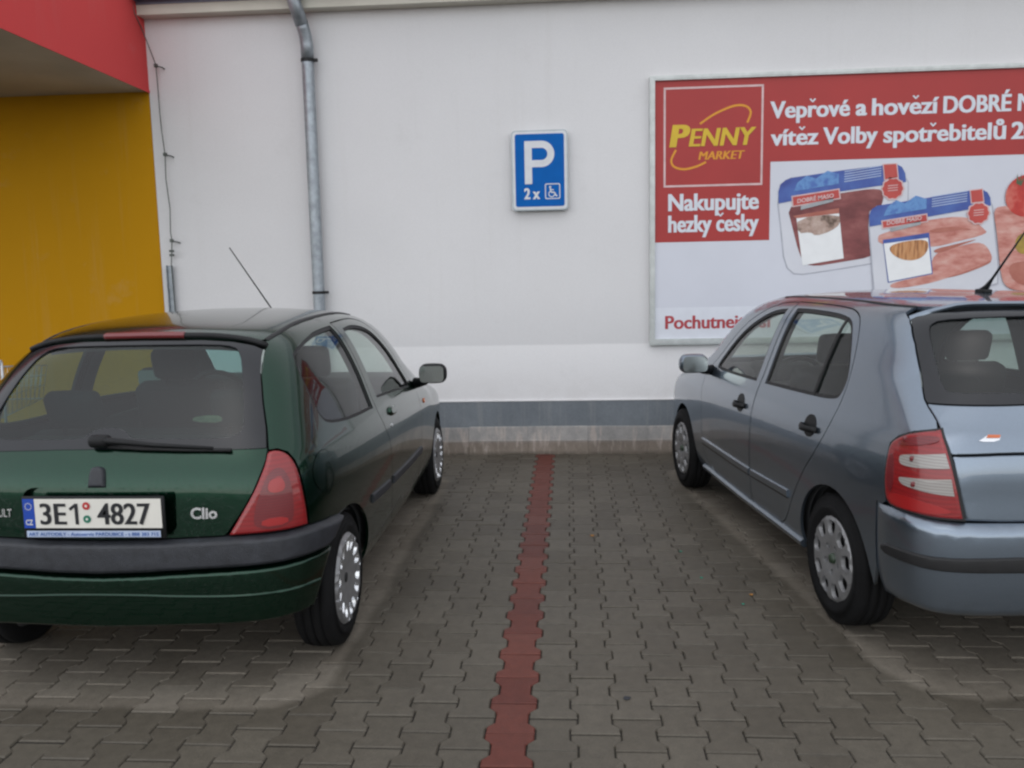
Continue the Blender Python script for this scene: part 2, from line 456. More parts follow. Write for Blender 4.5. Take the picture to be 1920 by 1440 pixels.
def glass(name, tint, film=.05, drops=0.0, rough=.0):
    """window pane: clear sheet with a mirror reflection that grows at grazing angles, thin grey film of rain dirt"""
    m = Mat(name); co = m.coord('Object'); m.n.remove(m.b)
    tr = m.node('ShaderNodeBsdfTransparent', Color=(*tint, 1)); gl = m.node('ShaderNodeBsdfGlossy', Roughness=rough, Color=(1, 1, 1, 1))
    lw = m.node('ShaderNodeLayerWeight', Blend=.5); fr5 = m.math('POWER', lw.outputs['Facing'], 5.0); frv = m.math('MULTIPLY_ADD', fr5, .955, .045); df = m.node('ShaderNodeBsdfDiffuse', Color=(.42, .45, .46, 1))
    a = m.node('ShaderNodeMixShader'); b = m.node('ShaderNodeMixShader')
    v = m.node('ShaderNodeTexVoronoi', Scale=230.0); m.l(co, v.inputs['Vector'])
    d = m.ramp(v.outputs['Distance'], [(.1, 1.0), (.36, 0.0)])
    msk = m.ramp(m.noise(60, 2, .5, co), [(.42, 0.0), (.58, 1.0)]); dr = m.math('MULTIPLY', d, msk)
    if drops:
        bp = m.node('ShaderNodeBump', Strength=drops, Distance=.002); m.l(dr, bp.inputs['Height'])
        m.l(bp.outputs[0], gl.inputs['Normal'])
    big = m.noise(5, 5, .6, co)
    ff = m.math('MULTIPLY_ADD', m.ramp(big, [(.3, .5), (.7, 1.2)]), film, 0.0)
    if drops: ff = m.math('MULTIPLY_ADD', dr, film*.5, ff)
    m.l(ff, a.inputs[0]); m.l(tr.outputs[0], a.inputs[1]); m.l(df.outputs[0], a.inputs[2])
    m.l(frv, b.inputs[0]); m.l(a.outputs[0], b.inputs[1]); m.l(gl.outputs[0], b.inputs[2]); m.l(b.outputs[0], m.out.inputs[0])
    return m.m

M = {}
M['rubber'] = plain('black_rubber', (.010, .010, .011), .6, bump=.15, bscale=160)
M['tyre'] = plain('tyre_rubber', (.007, .007, .0075), .85, Specular_IOR_Level=.2, var=.3, scale=9, bump=.25, bscale=120)
M['plastic'] = plain('grey_bumper_plastic', (.022, .024, .030), .5, var=.3, scale=25, bump=.5, bscale=260)
M['black_plastic'] = plain('black_plastic', (.007, .0075, .0085), .5, Specular_IOR_Level=.3, var=.2, bump=.15, bscale=400)
M['trim'] = plain('dark_cabin_trim', (.035, .037, .04), .8, bump=.2)
M['seat'] = plain('grey_seat_cloth', (.013, .0145, .017), .9, var=.12, scale=20)
M['roof_lining'] = plain('pale_roof_lining', (.14, .14, .135), .9)
M['frit'] = plain('black_glass_border', (.012, .013, .016), .18, var=.1)
M['under'] = plain('black_underbody', (.012, .012, .012), .85)
M['steel'] = plain('dark_wheel_steel', (.010, .010, .011), .7, .0)
M['silver'] = plain('silver_wheel_trim', (.26, .26, .265), .42, .5, var=.12, scale=30)
M['bright'] = plain('bright_trim_edge', (.72, .73, .75), .25, .8)
M['chrome'] = plain('chrome_lettering', (.75, .76, .78), .22, .9)
M['mirror'] = plain('mirror_glass', (.55, .6, .6), .12, 1.0, var=.02)
M['white_print'] = plain('white_print', (.78, .79, .80), .4, var=.03)
M['plate'] = plain('white_plate', (.72, .70, .64), .35, var=.03)
M['plate_blue'] = plain('plate_blue', (.01, .06, .38), .4)
M['ink'] = plain('black_ink', (.012, .013, .016), .5)
M['blue_ink'] = plain('blue_ink', (.05, .12, .35), .5)
M['strip'] = plain('pale_dealer_strip', (.42, .50, .66), .5, var=.1)
M['seal_red'] = plain('red_sticker', (.45, .03, .03), .5)
M['seal_green'] = plain('green_sticker', (.01, .16, .10), .5)
# ---------------------------------------------------------------- the setting
WALL = 7.386
CLIO_POS, CLIO_ROT = (-1.735, 3.43), 0.0
FAB_POS, FAB_ROT = (1.94, 3.76), math.radians(7.77)

def rect_mask(m, pos, cx, cy, rot, hx, y0, y1, soft=.022, wob=.04):
    """1 inside a rectangle on the ground (car outline), ragged edge"""
    mp = m.node('ShaderNodeMapping', vector_type='TEXTURE'); mp.inputs['Location'].default_value = (cx, cy, 0); mp.inputs['Rotation'].default_value = (0, 0, rot)
    m.l(pos, mp.inputs['Vector']); sp = m.node('ShaderNodeSeparateXYZ'); m.l(mp.outputs[0], sp.inputs[0])
    n = m.math('MULTIPLY_ADD', m.noise(4.0, 4, .6, pos), wob*2, -wob)
    ax = m.math('SUBTRACT', m.math('ABSOLUTE', sp.outputs['X']), hx)
    ay = m.math('SUBTRACT', m.math('ABSOLUTE', m.math('SUBTRACT', sp.outputs['Y'], (y0+y1)/2)), (y1-y0)/2)
    rc = .28; qx = m.math('MAXIMUM', m.math('ADD', ax, rc), 0.0); qy = m.math('MAXIMUM', m.math('ADD', ay, rc), 0.0)
    d = m.math('ADD', m.math('SUBTRACT', m.math('SQRT', m.math('ADD', m.math('MULTIPLY', qx, qx), m.math('MULTIPLY', qy, qy))), rc), n)
    r = m.node('ShaderNodeMapRange'); r.inputs['From Min'].default_value = soft; r.inputs['From Max'].default_value = -soft; m.l(d, r.inputs['Value'])
    return r.outputs[0]

def paver_mat(name, a, b, c):
    m = Mat(name); g = m.node('ShaderNodeNewGeometry'); pos = g.outputs['Position']
    oi = m.node('ShaderNodeObjectInfo')
    rnd = m.math('FRACT', m.math('ADD', g.outputs['Random Per Island'], oi.outputs['Random']))
    tone = m.ramp(rnd, [(0, a), (.5, b), (1, c)])
    fine = m.noise(260, 3, .7, pos); mid = m.noise(22, 5, .65, pos); big = m.noise(1.1, 4, .6, pos)
    tone = m.mix(1.0, tone, m.ramp(fine, [(.25, .62), (.5, 1.0), (.78, 1.35)]), 'MULTIPLY')
    tone = m.mix(1.0, tone, m.ramp(mid, [(.3, .84), (.7, 1.12)]), 'MULTIPLY')
    tone = m.mix(1.0, tone, m.ramp(big, [(.3, .88), (.7, 1.12)]), 'MULTIPLY')
    # rain has not reached the stones under the parked cars: dry and paler there
    dry = m.math('MAXIMUM', rect_mask(m, pos, *CLIO_POS, CLIO_ROT, .80, -.56, 3.15), rect_mask(m, pos, *FAB_POS, FAB_ROT, .80, -.68, 3.15))
    tone = m.mix(dry, tone, m.mix(1.0, tone, (1.75, 1.75, 1.8), 'MULTIPLY'))
    m.col(tone); m.rough(m.math('MULTIPLY_ADD', dry, .25, m.math('MULTIPLY_ADD', big, .25, .42)))
    m.b.inputs['Specular IOR Level'].default_value = .35
    h_ = m.math('ADD', m.math('MULTIPLY', fine, .35), mid); m.bump(h_, .35, .006)
    return m.m
M['paver'] = paver_mat('grey_paver', (.079, .068, .052), (.092, .080, .062), (.106, .093, .073))
M['paver_red'] = paver_mat('red_paver', (.102, .026, .018), (.120, .031, .021), (.134, .041, .029))

def sand_mat():
    m = Mat('joint_sand'); pos = m.node('ShaderNodeNewGeometry').outputs['Position']
    n = m.noise(40, 5, .7, pos); k = m.noise(3, 4, .6, pos)
    c = m.mix(m.ramp(k, [(.5, 0.0), (.7, .8)]), (.014, .012, .010), (.016, .018, .010)); m.col(m.mix(1.0, c, m.ramp(n, [(.2, .5), (.8, 1.6)]), 'MULTIPLY'))
    m.set(Roughness=.95); m.bump(n, .5, .01); return m.m
M['sand'] = sand_mat()

mb = MB(); mb.add([(-300, -300, -.012), (300, -300, -.012), (300, WALL+.4, -.012), (-300, WALL+.4, -.012)], [(0, 1, 2, 3)])
ground = mb.build('ground', M['paver'], smooth=False); tag(ground, kind='structure')
# paving: interlocking H stones in rows running towards the wall
DX, DZ = .14639, .20573
X_RED, Y_END = -.218, 7.4714
wide, waist = DX+.0265, DX-.0265
fl_, sl_ = .0375, .0278
def stone_outline(g=.0028):
    a, w = wide/2-g+.0007, waist/2-g+.0007; L = DZ/2-g-.0017; f_ = L-fl_; k = f_-sl_
    return [(-a, -L), (a, -L), (a, -f_), (w, -k), (w, k), (a, f_), (a, L), (-a, L), (-a, f_), (-w, k), (-w, -k), (-a, -f_)]
out = stone_outline()
def stone(mats):
    o_ = np.array(out); i_ = inset(o_, .0035)
    V = [(x, y, 0) for x, y in i_]+[(x, y, -.0045) for x, y in o_]+[(x, y, -.022) for x, y in o_]; n = 12
    return V, [tuple(range(n))]+[(i, i+n, (i+1) % n+n, (i+1) % n) for i in range(n)]+[(i+n, i+2*n, (i+1) % n+2*n, (i+1) % n+n) for i in range(n)]
SV, SF = stone(None)
paving = empty('pavement'); tag(paving, kind='structure')
sv = MB().add([(-8.2, -.6, -.008), (8.2, -.6, -.008), (8.2, WALL+.02, -.008), (-8.2, WALL+.02, -.008)], [(0, 1, 2, 3)])
sv.build('joint_sand', M['sand'], paving, smooth=False)
def to_px(x, y, z=0):
    d = Vector((x, y, z-EYE)); w = d.dot(fw)
    return (960+1597*d.dot(r2)/w, 720-1597*d.dot(u2)/w, w)
cells = []
for i in range(-54, 57):
    for j in range(0, 38):
        x = X_RED+i*DX; y = Y_END-DZ*(j+.5)-(DZ/2 if i % 2 else 0)
        if y < -.5: continue
        tilt = (rng.normal(0, .0035), rng.normal(0, .0035)); dz = rng.normal(-.0008, .0011); rz = rng.normal(0, .006)
        hid = (abs(x-CLIO_POS[0]) < .62 and y > 3.25)
        c_, s_ = math.cos(-FAB_ROT), math.sin(-FAB_ROT); lx = (x-FAB_POS[0])*c_-(y-FAB_POS[1])*s_; ly = (x-FAB_POS[0])*s_+(y-FAB_POS[1])*c_
        hid = hid or (abs(lx) < .62 and ly > -.3)
        px = to_px(x, y) if y > 1.2 else (0, 0, -1)
        vis = px[2] > 0 and -30 < px[0] < 1950 and 840 < px[1] < 1465 and not hid
        cells.append((px[2] if vis else 1e9, i, x, y, dz, tilt, rz))
cells.sort(key=lambda c: c[0])
me_g = mesh('paver', SV, SF, [M['paver']]); me_r = mesh('red_paver', SV, SF, [M['paver_red']])
rest = {0: MB(), 1: MB()}
reds = [c for c in cells if c[1] == 0 and c[0] < 1e8]; greys = [c for c in cells if c[1] != 0 and c[0] < 1e8]
single = set(id(c) for c in greys[:300])|set(id(c) for c in reds)
for c in cells:
    d_, i, x, y, dz, tilt, rz = c; red = (i == 0)
    if id(c) in single:
        o = bpy.data.objects.new('red_paver' if red else 'paver', me_r if red else me_g); COL.objects.link(o); o.parent = paving
        o.location = (x, y, dz); o.rotation_euler = (tilt[0], tilt[1], rz)
    else:
        cz, sz_ = math.cos(rz), math.sin(rz)
        rest[1 if red else 0].add([(x+a*cz-b*sz_, y+a*sz_+b*cz, q+dz-a*tilt[1]+b*tilt[0]) for a, b, q in SV], SF)
tag(rest[0].build('paver_field', M['paver'], paving, smooth=False), kind='stuff')
tag(rest[1].build('red_paver_field', M['paver_red'], paving, smooth=False), kind='stuff')
# edge course of plain stones against the kerb
# ---- kerb of half-metre blocks with a sloping top
def kerb_mat():
    m = Mat('stained_concrete'); pos = m.node('ShaderNodeNewGeometry').outputs['Position']; sp = m.node('ShaderNodeSeparateXYZ'); m.l(pos, sp.inputs[0])
    n = m.noise(7, 6, .65, pos); f_ = m.noise(120, 3, .7, pos)
    st = m.node('ShaderNodeMapping'); st.inputs['Scale'].default_value = (6, 1, 1.3); m.l(pos, st.inputs['Vector']); s_ = m.noise(3, 5, .6, st.outputs[0])
    oi = m.node('ShaderNodeObjectInfo')
    top = m.ramp(n, [(.3, (.23, .225, .22)), (.5, (.29, .28, .27)), (.7, (.36, .34, .325))]); low = m.ramp(n, [(.3, (.20, .165, .135)), (.7, (.28, .235, .20))])
    h_ = m.node('ShaderNodeMapRange'); h_.inputs['From Min'].default_value = .10; h_.inputs['From Max'].default_value = .135; m.l(sp.outputs['Z'], h_.inputs['Value'])
    c = m.mix(h_.outputs[0], low, top)
    sm = m.math('MULTIPLY', m.ramp(s_, [(.52, 0.0), (.64, 1.0)]), .7); c = m.mix(sm, c, (.44, .38, .34))
    dk = m.node('ShaderNodeMapRange'); dk.inputs['From Min'].default_value = .035; dk.inputs['From Max'].default_value = .0; m.l(sp.outputs['Z'], dk.inputs['Value'])
    c = m.mix(m.math('MULTIPLY', dk.outputs[0], m.ramp(n, [(.35, .2), (.6, .85)])), c, (.05, .045, .03))
    c = m.mix(1.0, c, m.ramp(oi.outputs['Random'], [(0, .88), (1, 1.1)]), 'MULTIPLY')
    m.col(m.mix(1.0, c, m.ramp(f_, [(.2, .8), (.8, 1.15)]), 'MULTIPLY')); m.set(Roughness=.9); m.bump(f_, .3, .006); return m.m
M['kerb'] = kerb_mat()
kerb = empty('kerb', (0, 0, 0)); tag(kerb, kind='structure')
def kerb_block():
    w = .2600; q = MB(); sec = [(-.046, -.03), (-.046, .118), (-.040, .128), (-.016, .230), (-.010, .2405), (.10, .2405), (.10, -.03)]
    V = []; Fc = []; n = len(sec)
    for x, e in ((-w, 0), (-w+.006, .0), (w-.006, .0), (w, 0)):
        s_ = .992 if abs(x) == w else 1.0
        V += [(x, y*s_, z*s_ if z > 0 else z) for y, z in sec]
    for i in range(3):
        for k in range(n): Fc.append((i*n+k, (i+1)*n+k, (i+1)*n+(k+1) % n, i*n+(k+1) % n))
    Fc += [tuple(range(n)), tuple(range(4*n-1, 3*n-1, -1))]
    q.add(V, Fc); return q.mesh('kerb_stone', M['kerb'], False)
kme = kerb_block()
for i in range(-16, 16):
    o = bpy.data.objects.new('kerb_stone', kme); COL.objects.link(o); o.parent = kerb
    o.location = (-.108+i*.5215, WALL+rng.normal(-.0, .002), rng.normal(0, .002)); o.rotation_euler = (0, rng.normal(0, .003), rng.normal(0, .002))

# ---- the supermarket building
def plaster(name, base, lower=None, patch_=True):
    m = Mat(name); pos = m.node('ShaderNodeNewGeometry').outputs['Position']; sp = m.node('ShaderNodeSeparateXYZ'); m.l(pos, sp.inputs[0])
    big = m.noise(.55, 5, .6, pos); f_ = m.noise(90, 4, .7, pos); g_ = m.noise(420, 2, .6, pos)
    c = m.ramp(big, [(.25, tuple(x*.95 for x in base)), (.75, tuple(min(1, x*1.03) for x in base))])
    if lower:
        r = m.node('ShaderNodeMapRange'); r.inputs['From Min'].default_value = .975; r.inputs['From Max'].default_value = .960
        wob = m.math('MULTIPLY_ADD', m.noise(1.6, 3, .5, pos), .02, sp.outputs['Z']); m.l(wob, r.inputs['Value']); c = m.mix(r.outputs[0], c, lower)
    st = m.node('ShaderNodeMapping'); st.inputs['Scale'].default_value = (5, 1, .22); m.l(pos, st.inputs['Vector'])
    s_ = m.ramp(m.noise(2.2, 5, .65, st.outputs[0]), [(.56, 0.0), (.75, 1.0)]); c = m.mix(m.math('MULTIPLY', s_, .07), c, (.42, .39, .35))
    sc = m.ramp(m.noise(2.6, 6, .7, pos), [(.6, 0.0), (.72, 1.0)]); c = m.mix(m.math('MULTIPLY', sc, .09), c, (.40, .38, .36))
    sd_ = m.node('ShaderNodeMapRange'); sd_.inputs['From Min'].default_value = .75; sd_.inputs['From Max'].default_value = .46; m.l(sp.outputs['Z'], sd_.inputs['Value'])
    c = m.mix(m.math('MULTIPLY', m.math('MULTIPLY', sd_.outputs[0], m.ramp(m.noise(4, 5, .7, pos), [(.4, 0.0), (.7, 1.0)])), .14), c, (.36, .31, .25))
    m.col(m.mix(1.0, c, m.ramp(f_, [(.2, .95), (.8, 1.04)]), 'MULTIPLY')); m.set(Roughness=.88); m.b.inputs['Specular IOR Level'].default_value = .25
    m.bump(m.math('ADD', f_, m.math('MULTIPLY', g_, .6)), .22, .006); return m.m
M['wall'] = plaster('white_render', (.69, .682, .688), (.81, .80, .805))
M['yellow'] = plaster('yellow_render', (.50, .242, .002))
M['red'] = plaster('red_render', (.62, .066, .066))
M['soffit'] = plain('grey_soffit', (.46, .42, .35), .85, var=.1, scale=2)
M['cream'] = plain('cream_fascia', (.60, .57, .49), .6, var=.08, scale=3)
M['zinc'] = plain('galvanised_zinc', (.31, .34, .37), .42, .6, var=.2, scale=18)
M['zinc_dark'] = plain('painted_gutter', (.18, .19, .25), .45, .3, var=.12)
def plinth_mat():
    m = Mat('blue_grey_plinth'); pos = m.node('ShaderNodeNewGeometry').outputs['Position']
    n = m.noise(2.5, 6, .65, pos); f_ = m.noise(70, 4, .7, pos)
    st = m.node('ShaderNodeMapping'); st.inputs['Scale'].default_value = (7, 1, .4); m.l(pos, st.inputs['Vector'])
    c = m.ramp(n, [(.3, (.150, .170, .192)), (.7, (.205, .228, .250))]); s_ = m.ramp(m.noise(3, 5, .6, st.outputs[0]), [(.55, 0.0), (.75, .6)])
    c = m.mix(s_, c, (.27, .28, .28)); m.col(m.mix(1.0, c, m.ramp(f_, [(.2, .85), (.8, 1.12)]), 'MULTIPLY')); m.set(Roughness=.75); m.bump(f_, .2, .005); return m.m
M['plinth'] = plinth_mat()

bld = empty('supermarket_building', (0, WALL, 0)); bld.location = (0, 0, 0)
tag(bld, 'white rendered shop building with yellow entrance wall and red canopy edge', 'building')
YEL = -3.587
MB().box(YEL, 9.0, WALL, WALL+.35, .468, 4.3).build('wall', M['wall'], bld, False)
MB().box(-9.0, YEL-.004, WALL+.004, WALL+.35, .04, 3.9).build('yellow_wall', M['yellow'], bld, False)
MB().box(YEL, 9.0, WALL-.006, WALL+.34, -.05, .4655).build('plinth', M['plinth'], bld, False)
# low flashing where the render ends
MB().box(YEL+.002, 9.0, WALL-.012, WALL-.0005, .4665, .4765).build('render_edge', M['wall'], bld, False)
cn = MB(); cn.box(-9.0, YEL, 5.05, WALL, 3.2045, 3.90); canopy = cn.build('canopy', M['red'], bld, False)
MB().box(-9.0, YEL-.03, 5.08, WALL+.002, 3.2, 3.2035).build('soffit', M['soffit'], canopy, False)
MB().box(-9.0, YEL+.02, 5.03, WALL-.13, 3.9005, 3.93).build('flashing', M['zinc_dark'], canopy, False)
MB().box(YEL, YEL+.006, 5.04, WALL-.002, 3.186, 3.2105).build('drip_edge', M['red'], canopy, False)
ev = MB(); ev.box(YEL-.06, 9.0, WALL-.125, WALL-.001, 3.795, 4.2); eaves = ev.build('eaves', M['cream'], bld, False)
gt_ = MB(); P = []
for i in range(13):
    a = math.pi*i/12; P.append((WALL-.21-.075*math.cos(a), 3.975-.075*math.sin(a)))
V = [(x, y, z) for x in (YEL-.12, 9.0) for (y, z) in P]; gt_.add(V, [(i, i+1, i+14, i+13) for i in range(12)]+[tuple(range(13))])
gt_.build('gutter', M['zinc_dark'], bld)
MB().box(YEL-.12, 9.0, WALL-.135, WALL-.126, 3.875, 4.0).build('gutter_board', M['zinc_dark'], bld, False)

# ---- rain downpipe
dp = empty('rain_downpipe', (-2.157, WALL-.06, 0)); dp.location = (0, 0, 0)
tag(dp, 'galvanised rain downpipe with a bent top, fixed to the white wall', 'downpipe')
px_, py_ = -2.160, WALL-.085
q = MB(); path = [(px_, py_, z) for z in np.linspace(.0, 3.42, 40)]; rr = [.05]*40
q.tube(path, rr, 20)
for k, v in enumerate(q.V):               # a knock in the metal half way up
    d = math.hypot(v[0]-(px_-.012), v[2]-1.62)
    if v[1] < py_: q.V[k] = (v[0], v[1]+.02*math.exp(-(d/.035)**2), v[2])
q.build('pipe', M['zinc'], dp)
q = MB(); q.tube([(px_, py_, 3.40), (px_, py_, 3.50), (px_-.004, py_-.012, 3.57), (px_-.012, py_-.034, 3.63), (px_-.02, py_-.058, 3.68)], .0525, 20); q.build('elbow', M['zinc'], dp)
q = MB(); q.tube([(px_-.018, py_-.052, 3.66), (px_-.05, py_-.105, 3.80), (px_-.064, py_-.123, 3.87), (px_-.068, py_-.125, 3.96)], .055, 20); q.build('swan_neck', M['zinc'], dp)
for z in (3.386, 1.45):
    q = MB(); q.lathe([(-.012, .051), (-.012, .056), (.012, .056), (.012, .051)], 20, 'z', (px_, py_, z)); q.box(px_+.05, px_+.085, py_-.012, py_+.012, z-.012, z+.012)
    q.box(px_-.008, px_+.008, py_+.05, WALL+.002, z-.008, z+.008); q.build('clamp', M['steel'], dp, auto=40)

# ---- lightning conductor
lc = empty('lightning_conductor'); tag(lc, 'thin lightning conductor wire on brackets beside the yellow wall', 'wire')
M['wire'] = plain('weathered_wire', (.10, .11, .10), .5, .6)
yw = WALL-.05
pts = [(-3.60, yw-.14, 3.98), (-3.585, yw-.12, 3.80), (-3.575, yw-.03, 3.70), (-3.53, yw, 3.53), (-3.49, yw, 3.41), (-3.486, yw, 3.30), (-3.483, yw, 3.0), (-3.478, yw, 2.85), (-3.463, yw, 2.66), (-3.47, yw, 2.45), (-3.452, yw, 2.2), (-3.462, yw, 2.0), (-3.455, yw, 1.93), (-3.462, yw, 1.84), (-3.475, yw, 1.72), (-3.47, yw, 1.35), (-3.47, yw, .9)]
pts = chaikin([(a, c) for a, b, c in pts], 0) and pts
MB().tube(pts, .0045, 6).build('conductor_wire', M['wire'], lc)
for (x, z) in ((-3.49, 3.40), (-3.463, 2.66), (-3.457, 1.925)):
    q = MB(); q.box(x-.012, x+.014, yw-.012, yw+.012, z-.014, z+.014); q.tube([(x+.01, yw, z-.004), (x+.05, yw+.012, z-.014), (x+.052, WALL+.005, z-.02)], .006, 6); q.build('bracket', M['wire'], lc, auto=40)
q = MB(); q.box(-3.478, -3.448, yw-.018, yw+.012, 1.825, 1.845); q.box(-3.478, -3.448, yw-.018, yw+.012, 1.79, 1.81); q.build('test_clamp', M['wire'], lc, False)
q = MB()
q.box(-3.520, -3.516, yw-.015, yw+.05, .05, 1.71); q.box(-3.5155, -3.468, yw+.008, yw+.012, .05, 1.71); q.box(-3.50, -3.47, yw-.02, yw+.0075, 1.52, 1.54)
q.build('guard_angle', M['zinc'], lc, False)
# ---------------------------------------------------------------- parking sign
def rrect(x0, x1, z0, z1, r, n=6):
    return [(cx+r*math.cos(a), cz+r*math.sin(a)) for cx, cz, a0 in ((x1-r, z1-r, 0), (x0+r, z1-r, 90), (x0+r, z0+r, 180), (x1-r, z0+r, 270)) for a in [math.radians(a0+90*i/n) for i in range(n+1)]]
M['sign_grey'] = plain('sign_casing', (.36, .40, .42), .4, .4)
M['sign_blue'] = plain('sign_blue', (.0, .105, .40), .6, var=.05, Specular_IOR_Level=.15)
M['sign_white'] = plain('sign_white', (.62, .63, .66), .4, var=.05)
sg = empty('parking_sign', (0, 0, 0)); tag(sg, 'blue disabled parking sign with white P fixed to the white wall', 'sign')
ys = WALL-.062
q = MB(); ol = rrect(-.465, .008, 2.103, 2.762, .034); q.prism(ol, ys, WALL-.012); q.build('casing', M['sign_grey'], sg, auto=40)
q = MB(); q.prism(rrect(-.455, -.002, 2.113, 2.752, .03), ys-.0025, ys-.0005); q.build('border', M['sign_white'], sg, auto=40)
q = MB(); q.prism(rrect(-.434, -.023, 2.135, 2.731, .018), ys-.005, ys-.003); q.build('face', M['sign_blue'], sg, auto=40)
yp = ys-.0065
def ring(cx, cz, r0, r1, a0, a1, y, n=14, sx=1.0):
    V = []; Fc = []
    for i in range(n+1):
        a = math.radians(a0+(a1-a0)*i/n); V += [(cx+sx*r0*math.cos(a), y, cz+r0*math.sin(a)), (cx+sx*r1*math.cos(a), y, cz+r1*math.sin(a))]
    for i in range(n): Fc.append((2*i, 2*i+1, 2*i+3, 2*i+2))
    return V, Fc
q = MB(); zt, zb_ = 2.674, 2.459; cz = (zt+zb_)/2; R1 = (zt-zb_)/2; R0 = R1-.058
def quad(q, x0, x1, z0, z1, y, m=0): q.add([(x0, y, z0), (x1, y, z0), (x1, y, z1), (x0, y, z1)], [(0, 1, 2, 3)], m=m)
quad(q, -.355, -.293, 2.321, zt, yp); quad(q, -.293, -.212, cz+R0, zt, yp); quad(q, -.293, -.212, zb_, cz-R0, yp)
q.add(*ring(-.212, cz, R0, R1, -90, 90, yp, 18)); q.build('letter', M['sign_white'], sg, False)
q = MB(); text_fit(q, '2 x', -.360, -.231, 2.196, .092, yp, .02, smear=.03); q.build('lettering', M['sign_white'], sg, False)
q = MB(); o1 = rrect(-.187, -.059, 2.194, 2.322, .014); i1 = rrect(-.179, -.067, 2.202, 2.314, .010); n = len(o1)
q.add([(x, yp, z) for x, z in o1]+[(x, yp, z) for x, z in i1], [(i, (i+1) % n, (i+1) % n+n, i+n) for i in range(n)])
q.add(*ring(-.131, 2.236, .020, .028, 100, 350, yp)); q.add(*ring(-.143, 2.294, 0, .009, 0, 360, yp))
def stroke(q, pts, w, y):
    for (x1, z1), (x2, z2) in zip(pts, pts[1:]):
        d = math.hypot(x2-x1, z2-z1); nx, nz = -(z2-z1)/d*w/2, (x2-x1)/d*w/2; y -= .0003
        q.add([(x1-nx, y, z1-nz), (x2-nx, y, z2-nz), (x2+nx, y, z2+nz), (x1+nx, y, z1+nz)], [(0, 1, 2, 3)])
stroke(q, [(-.143, 2.286), (-.136, 2.250), (-.107, 2.248), (-.094, 2.218), (-.084, 2.222)], .012, yp); stroke(q, [(-.140, 2.272), (-.112, 2.268)], .008, yp-.002)
q.build('wheelchair_symbol', M['sign_white'], sg, False)

# ---------------------------------------------------------------- billboard
bb = empty('advertising_billboard'); tag(bb, 'red and white supermarket meat advertisement in an aluminium frame on the wall', 'billboard')
BX0, BX1, BZ0, BZ1 = .690, 4.95, .946, 3.166; YB = WALL-.03
M['alu'] = plain('aluminium_frame', (.50, .52, .51), .45, .55, var=.12, scale=14)
M['bb_white'] = plain('billboard_white', (.60, .615, .68), .45, var=.03, scale=2)
M['bb_red'] = plain('billboard_red', (.36, .024, .022), .5, var=.06, scale=2)
M['bb_yellow'] = plain('logo_yellow', (.62, .42, .02), .5, var=.04)
M['bb_orange'] = plain('logo_orange', (.66, .27, .012), .5, var=.04)
M['bb_pale'] = plain('billboard_lettering', (.62, .66, .72), .45, var=.03)
M['bb_pink'] = plain('logo_frame', (.62, .45, .45), .5)
q = MB(); q.box(BX0+.02, BX1-.02, YB, WALL-.002, BZ0+.02, BZ1-.02); q.build('board', M['bb_white'], bb, False)
for (x0, x1, z0, z1) in ((BX0, BX0+.042, BZ0, BZ1), (BX1-.042, BX1, BZ0, BZ1), (BX0+.0425, BX1-.0425, BZ1-.036, BZ1), (BX0+.0425, BX1-.0425, BZ0, BZ0+.05)):
    q = MB(); q.box(x0, x1, YB-.022, WALL-.001, z0, z1); w = .006
    q.box(x0+.012, x1-.012, YB-.026, YB-.0225, z0+.012, z1-.012); q.build('frame_bar', M['alu'], bb, False)
L = [YB-.0012*(i+1) for i in range(14)]
def flat(name, poly, mat, layer, parent=bb):
    Q, T, lp, d_ = tri2d(poly, [], .5, .2); q = MB(); q.add([(x, L[layer], z) for x, z in Q], T); return q.build(name, mat, parent, False)
xl, xr = BX0+.04, BX1-.04
flat('red_panel', [(xl, 1.812), (1.682, 1.812), (1.682, 2.452), (xr, 2.452), (xr, 3.132), (xl, 3.132)], M['bb_red'], 0)
flat('pale_band', [(xl, .99), (xr, .99), (xr, 1.262), (xl, 1.262)], plain('billboard_pale_band', (.66, .68, .74), .45, var=.03), 0)
q = MB(); a, b = .805, 1.618
for (x0, x1, z0, z1) in ((a, b, 3.058, 3.074), (a, b, 2.266, 2.282), (a, a+.016, 2.2825, 3.0575), (b-.016, b, 2.2825, 3.0575)): quad(q, x0, x1, z0, z1, L[1])
q.build('logo_border', M['bb_pink'], bb, False)
q = MB(); text_fit(q, 'P', .860, .995, 2.592, .180, L[2], .02, .16, smear=.05); text_fit(q, 'ENNY', 1.018, 1.530, 2.594, .142, L[3], .0, .18, smear=.05); q.build('logo_lettering', M['bb_yellow'], bb, False)
q = MB(); text_fit(q, 'MARKET', 1.094, 1.455, 2.484, .066, L[2], .0, .2, smear=.06); q.build('logo_lettering', M['bb_orange'], bb, False)
def ribbon_path(pts, w, layer, name, mat):
    p = []
    for i in range(len(pts)-1):
        a_ = [np.array(pts[max(i-1, 0)]), np.array(pts[i]), np.array(pts[i+1]), np.array(pts[min(i+2, len(pts)-1)])]
        for t in np.linspace(0, 1, 6, endpoint=False):
            p.append(.5*((2*a_[1])+(-a_[0]+a_[2])*t+(2*a_[0]-5*a_[1]+4*a_[2]-a_[3])*t*t+(-a_[0]+3*a_[1]-3*a_[2]+a_[3])*t**3))
    p.append(np.array(pts[-1])); V = []
    for i in range(len(p)):
        d = p[min(i+1, len(p)-1)]-p[max(i-1, 0)]; d /= np.linalg.norm(d); nn = np.array([-d[1], d[0]])*w/2
        V += [(p[i][0]-nn[0], L[layer], p[i][1]-nn[1]), (p[i][0]+nn[0], L[layer], p[i][1]+nn[1])]
    q = MB(); q.add(V, [(2*i, 2*i+2, 2*i+3, 2*i+1) for i in range(len(p)-1)]); q.build(name, mat, bb, False)
